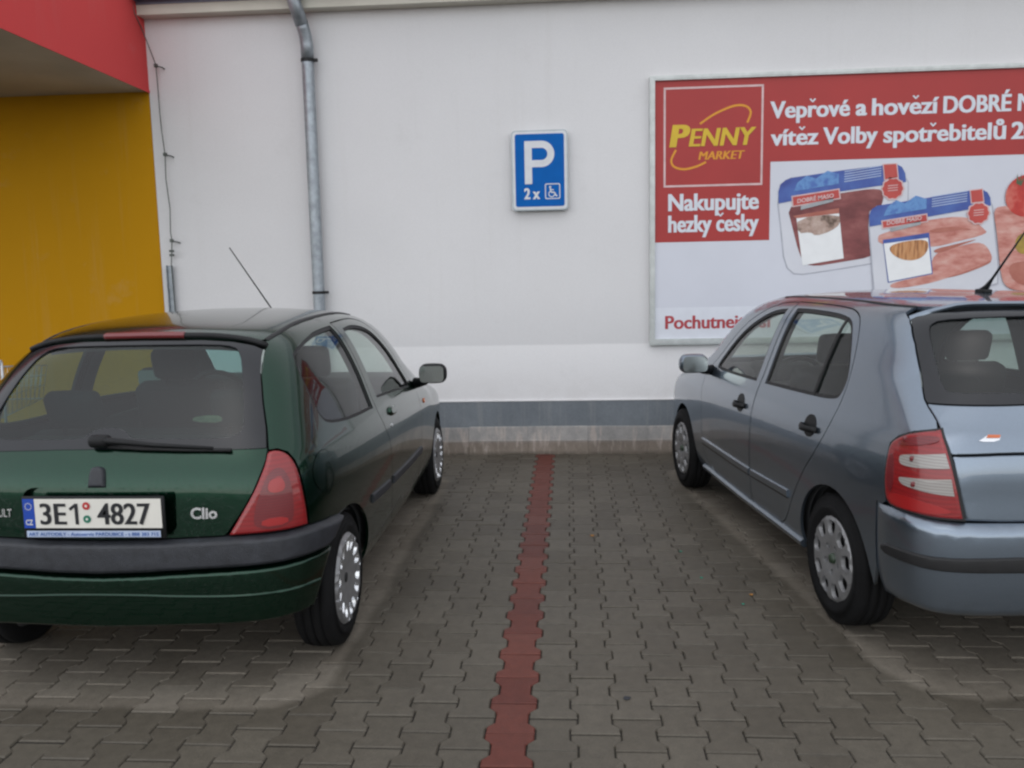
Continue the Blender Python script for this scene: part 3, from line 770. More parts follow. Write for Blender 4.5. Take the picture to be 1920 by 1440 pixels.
ribbon_path([(1.103, 2.774), (1.222, 2.850), (1.374, 2.909), (1.471, 2.906), (1.515, 2.857), (1.489, 2.772)], .018, 1, 'logo_arc', M['bb_orange'])
ribbon_path([(.907, 2.570), (.869, 2.490), (.891, 2.435), (.974, 2.411), (1.073, 2.430), (1.155, 2.465)], .018, 1, 'logo_arc', M['bb_orange'])
for s_, x0, x1, zb_, cap in (('Nakupujte', .848, 1.588, 2.070, .140), ('hezky česky', .848, 1.590, 1.893, .140), ('Vepřové', 1.676, 2.310, 2.800, .134), ('a', 2.365, 2.443, 2.800, .134),
                           ('hovězí', 2.492, 3.015, 2.798, .134), ('DOBRÉ', 3.056, 3.582, 2.796, .134), ('MASO', 3.640, 4.085, 2.796, .134), ('vítěz', 1.684, 2.064, 2.581, .134), ('Volby', 2.106, 2.538, 2.580, .134),
                           ('spotřebitelů', 2.590, 3.550, 2.577, .134), ('20', 3.601, 3.790, 2.575, .134)):
    q = MB(); text_fit(q, s_, x0, x1, zb_, cap, L[1], 0.0 if s_ == 'MASO' else .014, smear=.045 if x0 > 1.6 and len(s_) < 5 else .030); q.build('lettering', M['bb_pale'], bb, False)
q = MB(); text_fit(q, 'Pochutnejte', .823, 1.560, 1.080, .112, L[1], .012, smear=.03); q.build('lettering', plain('red_lettering', (.40, .04, .05), .5), bb, False); q = MB(); text_fit(q, 'si', 1.615, 1.70, 1.080, .112, L[1], .012, smear=.03); q.build('lettering', plain('red_lettering', (.40, .04, .05), .5), bb, False)
# the printed packs
def print_mat(name, cols, scale, stretch=(1, 1, 1), rough=.45, rot=0.0):
    m = Mat(name); mp = m.node('ShaderNodeMapping'); mp.inputs['Scale'].default_value = stretch; mp.inputs['Rotation'].default_value = (0, rot, 0); m.l(m.coord(), mp.inputs['Vector'])
    n = m.noise(scale, 4, .6, mp.outputs[0]); k = len(cols); m.col(m.ramp(n, [(.32+.36*i/(k-1), c) for i, c in enumerate(cols)])); m.set(Roughness=rough); return m.m
M['tray'] = print_mat('printed_tray', [(.56, .57, .63), (.64, .65, .70)], 2)
M['tray_edge'] = plain('printed_tray_rim', (.40, .41, .47), .5)
M['meat_dark'] = print_mat('printed_beef', [(.14, .028, .03), (.21, .05, .05), (.28, .09, .085)], 5, (1, 1, 2))
M['meat_pink'] = print_mat('printed_pork', [(.42, .13, .10), (.55, .24, .20), (.62, .36, .31)], 6, (1, 1, 2.6), rot=.25)
M['meat_mid'] = print_mat('printed_pork_edge', [(.34, .09, .06), (.44, .16, .12)], 6)
M['pack_blue'] = print_mat('printed_blue', [(.03, .055, .26), (.045, .09, .34), (.06, .13, .40)], 5)
M['pack_light'] = print_mat('printed_mountains', [(.05, .12, .40), (.12, .28, .56), (.06, .14, .42)], 11)
M['pack_red'] = print_mat('printed_red', [(.42, .045, .04), (.52, .07, .055)], 4)
M['slices'] = print_mat('printed_slices', [(.10, .06, .04), (.40, .28, .23), (.52, .40, .35)], 13)
M['steak'] = print_mat('printed_steak', [(.20, .08, .03), (.50, .22, .08), (.60, .34, .16)], 9, (5, 1, .6), rot=.2)
M['tomato'] = print_mat('printed_tomato', [(.34, .012, .012), (.48, .03, .02), (.60, .16, .12)], 5)
M['salad'] = print_mat('printed_salad', [(.20, .14, .03), (.45, .30, .04)], 8)
M['grey_print'] = plain('printed_grey', (.34, .36, .38), .5)
def disc(cx, cz, r, n=18, k=0.0, f=0): return [(cx+(r*(1+k*math.cos(f*t)))*math.cos(t), cz+(r*(1+k*math.cos(f*t)))*math.sin(t)) for t in [2*math.pi*i/n for i in range(n)]]
def pack(band, tray, meats, label, box, seal, rib, k):
    flat('tray_print', inset(tray, -.010), M['tray_edge'], k); flat('tray_print', tray, M['tray'], k+1)
    for mt, pl, dl in meats: flat('meat_print', chaikin(pl, 2), mt, k+2+dl)
    flat('pack_band', band, M['pack_blue'], k+4)
    c0, c1 = band[3], band[5]
    a_ = np.array(label[0]); b_ = np.array(label[1])-a_; up_ = np.array([0, .075])
    flat('pack_picture', [tuple(a_+b_*t+up_*(.5+s)) for t, s in ((.02, .1), (1.0, .15), (1.0, 1.2), (.75, 1.75), (.5, 1.1), (.3, 1.6), (.1, 1.0))], M['pack_light'], k+5)
    for i in range(5):
        z0 = .020*i; sl_ = b_[1]/b_[0]*b_[0]*.8; p0 = a_+b_*1.12+np.array([0, .055+z0]); p1 = p0+b_*.80; d = np.array([0, .007])
        flat('print_line', [tuple(p0), tuple(p1), tuple(p1+d), tuple(p0+d)], M['strip'], k+5)
    flat('pack_label', inset(label, -.010), M['bb_pink'], k+5); flat('pack_label', label, M['pack_red'], k+6)
    q = MB(); V_, F_ = text_mesh('DOBRÉ MASO', .03); V2 = V_.copy(); x_ = (V2[:, 0]-V2[:, 0].min())/np.ptp(V2[:, 0]); z_ = V2[:, 1]*.046
    sl = (label[1][1]-label[0][1])/(label[1][0]-label[0][0]); w_ = label[1][0]-label[0][0]
    X = label[0][0]+w_*(.1+.8*x_); Z = label[3][1]+.016+sl*(X-label[0][0])+z_; q.add(np.stack([X, np.full(len(X), L[k+7]), Z], -1), F_); q.build('lettering', M['bb_pink'], bb, False)
    flat('grey_label', [(label[3][0]+.06, label[3][1]-.035), (label[2][0]-.05, label[2][1]-.028), (label[2][0]-.05, label[2][1]+.002), (label[3][0]+.06, label[3][1]-.004)], M['grey_print'], k+6)
    flat('ribbon_print', inset(rib, -.008), M['bb_pink'], k+5); flat('ribbon_print', rib, M['pack_red'], k+6)
    flat('seal_print', disc(*seal, .092, 48, .05, 10), M['bb_pink'], k+6); flat('seal_print', disc(*seal, .080, 48, .05, 10), M['pack_red'], k+7)
    for i in (-1, 0, 1): flat('print_line', [(seal[0]-.04, seal[1]+.02*i), (seal[0]+.04, seal[1]+.02*i+.006), (seal[0]+.04, seal[1]+.02*i+.012), (seal[0]-.04, seal[1]+.02*i+.006)], M['bb_pink'], k+8)
t1 = [(1.753, 2.110), (1.780, 1.908), (1.807, 1.674), (1.838, 1.580), (1.891, 1.532), (1.961, 1.525), (2.237, 1.560), (2.546, 1.606), (2.807, 1.629), (2.793, 2.254), (2.695, 2.395), (1.85, 2.31), (1.77, 2.26)]
pack([(1.753, 2.110), (1.749, 2.208), (1.767, 2.265), (1.807, 2.300), (1.852, 2.316), (2.261, 2.365), (2.599, 2.398), (2.695, 2.404), (2.741, 2.380), (2.770, 2.328), (2.779, 2.258), (2.255, 2.195)], t1,
     [(M['meat_dark'], [(1.816, 2.109), (2.255, 2.183), (2.583, 2.220), (2.608, 2.140), (2.580, 2.049), (2.56, 1.798), (2.56, 1.658), (2.282, 1.617), (2.006, 1.577), (1.935, 1.672), (1.872, 1.905)], 0)],
     [(1.867, 2.159), (2.237, 2.209), (2.247, 2.143), (1.874, 2.088)], None, (2.673, 2.206), [(2.594, 2.401), (2.695, 2.404), (2.710, 2.296), (2.609, 2.282)], 0)
flat('recipe_card', [(1.899, 1.997), (2.248, 2.017), (2.295, 1.646), (1.959, 1.595)], M['white_print'], 3)
flat('recipe_heading', [(1.872, 2.005), (2.246, 2.060), (2.248, 2.018), (1.899, 1.985)], M['meat_mid'], 4)
flat('recipe_picture', chaikin([(1.905, 1.985), (2.246, 2.015), (2.262, 1.93), (2.18, 1.87), (2.06, 1.835), (2.02, 1.87), (1.915, 1.86)], 1), M['slices'], 4)
t2 = [(2.496, 1.902), (2.521, 1.670), (2.553, 1.378), (2.636, 1.283), (3.093, 1.298), (3.540, 1.417), (3.532, 1.590), (3.498, 1.821), (3.465, 2.049), (3.38, 2.17), (2.55, 2.06), (2.50, 2.02)]
# second pack lies over the first: its layers start higher
L = [y_-.0075 for y_ in L]
pack([(2.496, 1.902), (2.488, 1.994), (2.509, 2.045), (2.553, 2.072), (2.958, 2.125), (3.281, 2.173), (3.381, 2.181), (3.426, 2.157), (3.451, 2.112), (3.459, 2.049), (2.964, 1.971)], t2,
     [(M['meat_pink'], [(2.595, 1.842), (2.942, 1.948), (3.290, 1.974), (3.406, 1.868), (3.453, 1.822), (3.187, 1.759), (3.008, 1.717), (2.575, 1.750), (2.562, 1.820)], 0),
      (M['meat_pink'], [(3.010, 1.671), (3.211, 1.724), (3.411, 1.765), (3.496, 1.637), (3.476, 1.580), (3.221, 1.493), (2.974, 1.417), (2.690, 1.381), (2.671, 1.434), (3.005, 1.497)], 0),
      (M['meat_mid'], [(2.94, 1.86), (3.181, 1.895), (3.35, 1.85), (3.18, 1.862), (3.05, 1.83)], 1), (M['meat_mid'], [(3.0, 1.70), (3.2, 1.745), (3.40, 1.79), (3.2, 1.72), (3.05, 1.665)], 1), (M['meat_mid'], [(3.1, 1.46), (3.3, 1.52), (3.49, 1.61), (3.47, 1.575), (3.25, 1.49)], 1)],
     [(2.597, 1.940), (2.946, 1.988), (2.954, 1.937), (2.605, 1.890)], None, (3.362, 1.989), [(3.292, 2.172), (3.381, 2.181), (3.396, 2.085), (3.305, 2.076)], 0)
flat('recipe_card', inset([(2.614, 1.784), (2.969, 1.833), (3.010, 1.509), (2.665, 1.446)], -.008), M['pack_blue'], 3)
flat('recipe_card', [(2.614, 1.760), (2.969, 1.80), (3.010, 1.509), (2.665, 1.446)], M['white_print'], 4)
flat('recipe_picture', chaikin([(2.644, 1.725), (2.734, 1.770), (2.960, 1.793), (2.980, 1.718), (2.932, 1.638), (2.830, 1.611), (2.715, 1.643)], 2), M['steak'], 5)
# third serving at the right hand side
flat('meat_print', chaikin([(3.475, 2.026), (3.576, 2.046), (3.70, 2.04), (4.2, 1.95), (4.35, 1.6), (4.1, 1.35), (3.75, 1.34), (3.598, 1.381), (3.557, 1.532), (3.521, 1.820)], 2), M['meat_pink'], 1)
flat('vegetable_print', disc(3.74, 2.12, .17, 24), M['tomato'], 2); flat('vegetable_print', disc(3.93, 2.07, .15, 24), M['tomato'], 3)
flat('vegetable_print', chaikin([(3.66, 1.80), (3.80, 1.84), (3.95, 1.78), (3.90, 1.66), (3.68, 1.64)], 2), M['salad'], 2)
flat('meat_print', chaikin([(3.60, 1.56), (3.75, 1.60), (4.0, 1.55), (4.0, 1.40), (3.7, 1.38)], 2), M['meat_mid'], 2)
flat('leaf_print', [(3.655, 2.30), (3.67, 2.235), (3.69, 2.30), (3.685, 2.235), (3.72, 2.28), (3.69, 2.20), (3.65, 2.22)], plain('printed_leaf', (.08, .12, .06), .6), 3)
# ---------------------------------------------------------------- the two parked cars
def wheel_parts(tyre_r, rim_r, width, style):
    """meshes for a wheel whose outer face looks along +x; local centre at hub"""
    w = width/2; R_ = tyre_r; r = rim_r
    t = MB()
    t.lathe([(-w*.8, r-.012), (-w*.98, r+.02), (-w*1.03, (R_+r)/2), (-w*.93, R_-.022), (-w*.8, R_-.006), (-w*.50, R_), (-w*.47, R_-.007), (-w*.40, R_-.007), (-w*.37, R_), (-w*.06, R_+.001), (-w*.04, R_-.007), (w*.04, R_-.007), (w*.06, R_+.001),
             (w*.37, R_), (w*.40, R_-.007), (w*.47, R_-.007), (w*.50, R_), (w*.8, R_-.006), (w*.93, R_-.022), (w*1.0, R_-.05), (w*1.035, (R_+r)/2), (w*1.02, r+.028), (w*.98, r+.016), (w*.9, r), (w*.8, r-.012)], 56, 'x')
    tyre = t.mesh('tyre', M['tyre'])
    b = MB(); b.lathe([(-w*.8, r-.01), (-w*.2, r-.045), (w*.45, r-.04), (w*.5, .001)], 40, 'x'); b.lathe([(w*.52, .06), (w*.62, .05), (w*.62, .001)], 20, 'x')
    wheel = b.mesh('wheel', M['steel'])
    # wheel trim: dished disc with cut-outs
    ro = r+.004
    pol = lambda a, q: (q*math.cos(a), q*math.sin(a))
    outer = [pol(2*math.pi*i/72, ro) for i in range(72)]; holes = []
    if style == 'pairs':                                   # seven pairs of slots
        for k in range(7):
            for s in (-1, 1):
                a = 2*math.pi*(k+.5)/7+s*.19
                holes.append(chaikin([pol(a-.14, ro*.86), pol(a+.14, ro*.86), pol(a+.12*(1 if s < 0 else .8), ro*.60), pol(a-.12*(.8 if s < 0 else 1), ro*.60)], 1))
        for k in range(7):
            a = 2*math.pi*k/7; holes.append([(ro*.90*math.cos(a)+.008*math.cos(t), ro*.90*math.sin(a)+.008*math.sin(t)) for t in np.linspace(0, 6.28, 9)[:-1]])
        prof = lambda q: -.010*np.cos(np.clip(q/ro, 0, 1)*math.pi*.9)+.004
    else:                                                  # nine rounded windows
        for k in range(9):
            a = 2*math.pi*(k+.25)/9
            holes.append(chaikin([pol(a-.23, ro*.87), pol(a, ro*.90), pol(a+.23, ro*.87), pol(a+.24, ro*.57), pol(a, ro*.55), pol(a-.24, ro*.57)], 2))
        for k in range(5):
            a = 2*math.pi*k/5+.3; holes.append([(ro*.315*math.cos(a)+.0145*math.cos(t), ro*.315*math.sin(a)+.0145*math.sin(t)) for t in np.linspace(0, 6.28, 11)[:-1]])
        prof = lambda q: .008*np.sin(np.clip(q/ro, 0, 1)*math.pi)-.012*np.exp(-(q/.075)**2)
    Q, T, loops, D_ = tri2d(outer, holes, .018, .012)
    def ht(Q_): q_ = np.hypot(Q_[:, 0], Q_[:, 1]); return w*.93+prof(q_)-.016*np.clip((q_/ro-.93)/.07, 0, 1)**2
    X = ht(Q); V = np.stack([X, Q[:, 0], Q[:, 1]], -1)
    nr = np.cross(V[T[:, 1]]-V[T[:, 0]], V[T[:, 2]]-V[T[:, 0]]); T = np.where((nr[:, 0] < 0)[:, None], T[:, ::-1], T)
    h_ = MB(); h_.add(V, T)
    for li, l in enumerate(loops):
        a = V[l]; b_ = a-np.array([.016, 0, 0])
        if li: c0 = a.mean(0); b_[:, 1:] = c0[1:]+(b_[:, 1:]-c0[1:])*(.72 if style == 'pairs' else .88)
        n = len(l); h_.add(np.concatenate([a, b_]), [(i, (i+1) % n, (i+1) % n+n, i+n) for i in range(n)], m=1 if li else 0)
    trim = h_.mesh('hubcap', [M['silver'], M['bright'] if style == 'pairs' else M['silver']]); trim.set_sharp_from_angle(angle=math.radians(35))
    bd = MB(); bd.lathe([(w*.93+.008, .001), (w*.93+.007, .020), (w*.93-.008, .024)] if style != 'pairs' else [(w*.93-.001, .001), (w*.93-.002, .02), (w*.93-.01, .025)], 20, 'x')
    badge = bd.mesh('badge', plain('green_hub_badge', (.03, .05, .03), .4) if style != 'pairs' else M['steel'])
    return wheel, tyre, trim, badge

def add_wheels(root, meshes, spots, R_):
    for i, (x, y) in enumerate(spots):
        w = bpy.data.objects.new('wheel', meshes[0]); COL.objects.link(w); w.parent = root; w.location = (x, y, R_)
        w.rotation_euler = (.7*i, 0, 0 if x > 0 else math.pi)
        for nm, me in zip(('tyre', 'hubcap', 'badge'), meshes[1:]):
            o = bpy.data.objects.new(nm, me); COL.objects.link(o); o.parent = w

def side_arc(car, cy, cz, r, a0, a1, n=26):
    P = car.yz([(cy+r*math.cos(math.radians(a)), cz+r*math.sin(math.radians(a))) for a in np.linspace(a0, a1, n)])
    return [tuple(p) for p in car.to_uz(P)]
def yz_uz(car, L_): return [tuple(p) for p in car.to_uz(car.yz(L_))]
def xy_uz(car, L_): return [tuple(p) for p in car.to_uz(car.xy(L_))]

class Kit:
    def __init__(s, car, root, body_mat): s.c = car; s.r = root; s.m = body_mat
    def panel(s, name, poly, holes=(), mat=None, parent=None, both=True, **kw):
        """one panel on each flank (separate objects) or one across the tail"""
        out = []
        for sg in ((1, -1) if both else (1,)):
            mb = MB(); patch(mb, s.c.uz, s.c.grad, poly, holes, mirror=(sg,), **kw); out.append(mb.build(name, mat or s.m, parent or s.r))
        return out
    def window(s, name, poly, glass_mat, both=True, seal=.013, off=-.004, parent=None):
        res = []
        for k, sg in enumerate((1, -1) if both else (1,)):
            mb = MB(); patch(mb, s.c.uz, s.c.grad, inset(dense(poly, .03), .002), mirror=(sg,), off=off-.006, lip=0, grid=.07, step=.03)
            g = mb.build(name, glass_mat, parent[k] if parent else s.r)
            d = dense(poly, .02); mb = MB(); patch(mb, s.c.uz, s.c.grad, inset(d, .001), [inset(d, seal)], mirror=(sg,), off=off, lip=.012, grid=.2, step=.02)
            mb.build('window_seal', M['rubber'], g); res.append(g)
        return res
    def strip(s, name, pts, mat, prof, parent=None, both=True, lift=0.0, smooth=True):
        P = s.c.uz(pts); N = s.c.grad(P); P = P+N*lift
        for k, sg in enumerate((1, -1) if both else (1,)):
            mb = MB(); q = MB(); sweep(q, P, N, prof); V = np.array(q.V)
            if sg < 0: mb.add(V*[-1, 1, 1], [f[::-1] for f in q.F])
            else: mb.add(V, q.F)
            mb.build(name, mat, parent[k] if parent else s.r, smooth, auto=50)

def lerp_path(pts, n):
    p = np.array(pts, float); d = np.r_[0, np.cumsum(np.linalg.norm(np.diff(p, axis=0), axis=1))]; t = np.linspace(0, d[-1], n)
    return np.stack([np.interp(t, d, p[:, 0]), np.interp(t, d, p[:, 1])], -1)
def curve_path(pts, n):
    p = np.array(pts, float); d = np.r_[0, np.cumsum(np.linalg.norm(np.diff(p, axis=0), axis=1))]; t = np.linspace(0, d[-1], n)
    return np.stack([spline(d, p[:, k])(t) for k in range(p.shape[1])], -1)

def seat(root, name, x, y, w, back_h, mat, headrests, tilt=14, depth=.50, zs=.34):
    q = MB(); rot = Matrix.Rotation(math.radians(tilt), 3, 'X')
    q.rbox((x, y, zs+.07), (w, depth, .16), .06, 4); q.rbox((x, y-depth/2-.02-math.sin(math.radians(tilt))*back_h*.5, zs+.10+back_h*.5), (w*.96, .15, back_h), .06, 4, rot)
    s = q.build(name, mat, root)
    for hx in headrests:
        h_ = MB(); zt = zs+.10+back_h+.09; yb_ = y-depth/2-.02-math.sin(math.radians(tilt))*(back_h+.13)
        h_.rbox((hx, yb_, zt), (.24, .09, .17), .042, 4, rot)
        for d in (-.06, .06): h_.tube([(hx+d, yb_+.02, zt-.18), (hx+d, yb_, zt)], .007, 6)
        h_.build('headrest', mat, s)

def cabin(root, car, sp):
    q = MB(); q.rbox((0, (sp['y0']+.75+sp['y1'])/2, .28), (1.34, sp['y1']-sp['y0']-.75, .12), .04, 3)
    for s in (-1, 1): q.box(.70*s-.02, .70*s+.02, sp['y0']+.80, sp['y1'], .25, .86)
    q.build('cabin_floor', M['trim'], root)
    d = MB(); d.rbox((0, sp['dash'], .80), (1.32, .5, .30), .09, 4); d.rbox((sp['drv'], sp['dash']-.22, .93), (.34, .22, .12), .05, 4); d.rbox((0, sp['dash']-.2, .6), (.26, .3, .4), .05, 3); d.build('dashboard', M['trim'], root)
    w = MB(); cx, cy, cz = sp['drv'], sp['dash']-.42, .86; a = math.radians(25)
    w.tube([(cx+.185*math.cos(t), cy-.185*math.sin(t)*math.sin(a), cz+.185*math.sin(t)*math.cos(a)) for t in np.linspace(0, 2*math.pi, 25)], .015, 8, False)
    w.tube([(cx, cy, cz), (cx, cy+.3, cz-.1)], .03, 8); w.tube([(cx-.18, cy, cz), (cx, cy+.02, cz-.02), (cx+.18, cy, cz)], [.015, .045, .015], 8); w.build('steering_wheel', M['trim'], root)
    for x in (-.36, .36): seat(root, 'front_seat', x, sp['fs'], .50, .60, M['seat'], [x])
    seat(root, 'rear_seat', 0, sp['rs'], 1.26, .50, M['seat'], [-.36, .36], 20)
    q = MB(); q.rbox((0, sp['shelf'], sp['shz']), (1.16, .36, .03), .012, 2); q.build('parcel_shelf', M['trim'], root)

def underside(root, y0, y1, wheels, R_, w=.70):
    q = MB()
    rear, front = sorted(wheels); c = R_+.05
    q.box(-w+.02, w-.02, rear+c, front-c, .195, .24); q.box(-.50, .50, y0+.12, rear+c-.001, .30, .36); q.box(-.50, .50, front-c+.001, y1, .20, .30)
    q.build('underbody', M['under'], root, False)
    for yw_ in wheels:
        for s in (-1, 1):
            q = MB(); n = 18; V = []
            for xx in (.48, .735):
                V += [(s*xx, yw_+(R_+.045)*math.cos(t), R_+(R_+.045)*math.sin(t)) for t in np.linspace(.0, math.pi-.30, n)]
            Fc = [(i, i+1, n+i+1, n+i) for i in range(n-1)]+[tuple(range(n))]; q.add(V, Fc); q.build('wheel_arch_liner', M['under'], root)
    ax = MB(); ax.tube([(-.62, rear, R_-.03), (.62, rear, R_-.03)], .035, 10); ax.build('rear_axle', M['under'], root)

# ------------------------------------------------ green three-door hatchback
cl = Car(HATCH_A)
clio = empty('parked_car', (*CLIO_POS, 0), CLIO_ROT)
tag(clio, 'dark green three-door hatchback with grey bumper parked on the left', 'car', 'cars parked facing the wall')
M['green'] = paint('green_metallic_paint', (.0006, .029, .0135), (.014, .013, .011), .55, 1.0, .24, .90, 1.5, .8)
M['clio_glass'] = glass('green_tinted_glass', (.72, .80, .76), .010, .0)
M['clio_rear_glass'] = glass('wet_rear_window', (.29, .50, .49), .009, 0.0)
UM = cl.um
K = Kit(cl, clio, M['green'])
RW, ZW = .283, .282
d_win = chaikin([(-.398, .962), (-.392, 1.12), (-.400, 1.312), (-.55, 1.322), (-.70, 1.312), (-.86, 1.282), (-.99, 1.203), (-1.13, 1.085), (-1.235, .975), (-1.262, .905), (-.85, .938)], 2, (0, 2, 9))
q_win = chaikin([(-.272, .930), (.10, .936), (.29, .955), (.345, .985), (.366, 1.06), (.386, 1.14), (.388, 1.225), (.362, 1.265), (.19, 1.300), (-.09, 1.328), (-.272, 1.335)], 2, (0, 10))
door = chaikin([(-.315, 1.345), (-.308, 1.12), (-.312, .95), (-.335, .88), (-.415, .785), (-.446, .71), (-.466, .58), (-.485, .43), (-.53, .31), (-.60, .275), (-1.0, .272), (-1.30, .275), (-1.37, .33), (-1.42, .5), (-1.435, .7), (-1.42, .86), (-1.36, .935), (-1.24, 1.05), (-1.05, 1.228), (-.91, 1.315), (-.74, 1.348), (-.55, 1.352)], 2, (0,))
light = chaikin([(.556, .919), (.535, .922), (.512, .906), (.498, .874), (.490, .834), (.484, .770), (.478, .693), (.476, .628), (.566, .632), (.648, .630), (.613, .724), (.592, .783), (.574, .844), (.560, .893)], 1, (7, 9))
# body sides
ditch = [(.485, .02), (.497, .10), (.500, .3), (.503, .6), (.503, .9), (.497, 1.15), (.487, 1.35)]
shield = [(.505, 1.48), (.545, 1.68), (.585, 1.88), (.62, 2.06), (.645, 2.22)]
hoodl = [(.675, 2.34), (.685, 2.5), (.675, 2.7), (.645, 2.88), (.60, 2.99)]
side = yz_uz(cl, [(2.99, .26)])+side_arc(cl, 2.585, ZW, .316, -6, 186)+yz_uz(cl, [(2.2, .232), (1.5, .228), (1.0, .228), (.45, .232)])+side_arc(cl, .045, ZW, .318, -6, 94)
side += [(.32, .592), (.40, .612), (.470, .624)]
side += [(.470, .628), (.472, .693), (.478, .770), (.484, .836), (.492, .877), (.507, .911), (.532, .928), (.552, .927)]
side += [(.548, 1.0), (.547, 1.093), (.540, 1.188), (.520, 1.25), (.492, 1.292)]
side += xy_uz(cl, ditch)+xy_uz(cl, shield)+xy_uz(cl, hoodl)+yz_uz(cl, [(2.99, .60), (2.99, .45)])
fuel = [(.392+.052*math.cos(t), .800+.078*math.sin(t)) for t in np.linspace(0, 2*math.pi, 25)[:-1]]
bmesh_ = MB()
patch(bmesh_, cl.uz, cl.grad, side, [inset(door, -.0025), q_win, inset(fuel, -.0025)], mirror=(1,), grid=.04)
patch(bmesh_, cl.uz, cl.grad, side, [inset(door, -.0025), q_win], mirror=(-1,), grid=.045)
d3 = cl.uz(cl.to_uz(cl.xy(ditch))); rear_edge = [(.44, -.03), (.36, -.048), (.25, -.058), (.12, -.063), (0, -.064)]
half = [(p[0]-.004, p[1]) for p in d3]
top_edge = [(.40, 1.495), (.25, 1.522), (0, 1.535)]
roof = half+[(.487, 1.45)]+top_edge; roof = roof+[(-x, y) for x, y in roof[::-1][1:]]+[(-x, y) for x, y in rear_edge]+rear_edge[::-1][1:]
patch(bmesh_, cl.xy, cl.grad, roof, grid=.06, lip=.02)
body = bmesh_.build('body', M['green'], clio)
tr = MB(); patch(tr, cl.uz, cl.grad, side, [inset(dense(d_win, .03), -.004), inset(dense(q_win, .03), -.002)], off=-.045, lip=0, grid=.07, mirror=(1, -1)); patch(tr, cl.xy, cl.grad, roof, off=-.05, lip=0, grid=.1, m=1)
tr.build('pillar_trim', [M['trim'], M['roof_lining']], clio)
doors = K.panel('door', inset(dense(door, .03), .0025), [d_win])
wins = K.window('door_window', d_win, M['clio_glass'], parent=doors)
K.window('quarter_window', q_win, M['clio_glass'])
for dr, sg in zip(doors, (1, -1)):
    P0 = cl.uz([(-.56, .868), (-.62, .865), (-.68, .861)]); n0 = cl.grad(P0)
    q = MB(); V = np.array(chaikin([(-.525, .868), (-.54, .892), (-.60, .896), (-.66, .884), (-.695, .862), (-.66, .842), (-.60, .838), (-.54, .846)], 2))
    patch(q, cl.uz, cl.grad, V, off=.016, bev=.014, lip=.01, grid=.02, step=.01, mirror=(sg,)); q.build('handle', M['green'], dr)
    q = MB(); patch(q, cl.uz, cl.grad, [(-.535+.011*math.cos(t), .800+.011*math.sin(t)) for t in np.linspace(0, 6.28, 11)[:-1]], off=.004, lip=.004, grid=.02, step=.01, mirror=(sg,)); q.build('lock', M['chrome'], dr)
K.strip('side_moulding', lerp_path([(-.05, .535), (-.40, .523)], 12), M['plastic'], [(0, -.022), (.010, -.019), (.013, 0), (.010, .019), (0, .022)], lift=-.001)
K.strip('side_moulding', lerp_path([(-.49, .520), (-1.40, .492)], 24), M['plastic'], [(0, -.022), (.010, -.019), (.013, 0), (.010, .019), (0, .022)], doors, lift=-.001)
q = MB(); patch(q, cl.uz, cl.grad, fuel, grid=.03, step=.012, off=.001); q.build('fuel_flap', M['green'], clio)
# roof ditch trims and arch lips
for sg in (1, -1):
    q = MB(); P = cl.xy(curve_path(ditch, 24)); N = cl.grad(P); s2 = MB(); sweep(s2, P, N, [(-.004, -.011), (.003, -.009), (.003, .009), (-.004, .011)]); q.add(np.array(s2.V)*[sg, 1, 1], s2.F); q.build('roof_moulding', M['rubber'], clio)
# tail: tailgate, glass, lights, bumper
bot = [(.660, .630), (.80, .624), (UM, .622)]
tg = [(.556, .931), (.563, .893), (.578, .844), (.596, .783), (.617, .724), (.652, .640)]+bot
def sym(half_, um): return list(half_)+[(2*um-u, z) for u, z in half_[::-1] if abs(u-um) > 1e-6]
tail_poly = sym([(UM, .942), (.85, .941), (.70, .936)]+tg, UM)
rec = rrect(UM-.275, UM+.275, .640, .812, .03, 4)
K.panel('tailgate', tail_poly, [rec], both=False, grid=.035, lip=.03)
tgo = clio.children[-1]
pr = MB(); patch(pr, cl.uz, cl.grad, inset(rec, -.004), off=-.028, lip=0, grid=.06); pr.build('plate_recess', M['green'], tgo)
gl_half = [(UM, .944), (.85, .943), (.70, .938), (.558, .934), (.553, 1.0), (.552, 1.093), (.545, 1.188), (.528, 1.25), (.512, 1.278), (.55, 1.296), (.64, 1.312), (.78, 1.321), (UM, 1.324)]
gl = sym(gl_half, UM); gl = [p for i, p in enumerate(gl) if i == 0 or p != gl[i-1]]
cleart = [(UM, 1.016), (UM-.035, 1.013), (UM-.065, 1.003), (UM-.09, .983), (UM-.12, .978), (.80, .976), (.68, .975), (.625, .980), (.607, 1.005), (.603, 1.10), (.603, 1.20), (.607, 1.27), (.630, 1.296), (.72, 1.306), (UM, 1.309)]
clr = chaikin(sym(cleart, UM), 1)
rg = MB(); patch(rg, cl.uz, cl.grad, gl, [clr], off=-.001, lip=.006, grid=.05); rg.build('window_border', M['frit'], tgo)
rw = MB(); patch(rw, cl.uz, cl.grad, inset(clr, -.012), off=-.006, lip=0, grid=.05); rwo = rw.build('rear_window', M['clio_rear_glass'], tgo)
st = MB(); patch(st, cl.uz, cl.grad, chaikin([(.664, 1.030), (.745, 1.036), (.745, 1.052), (.70, 1.058), (.664, 1.054)], 1), off=-.010, lip=0, grid=.05); st.build('sticker', plain('faded_sticker', (.24, .17, .09), .6, var=.3, scale=40), rwo)
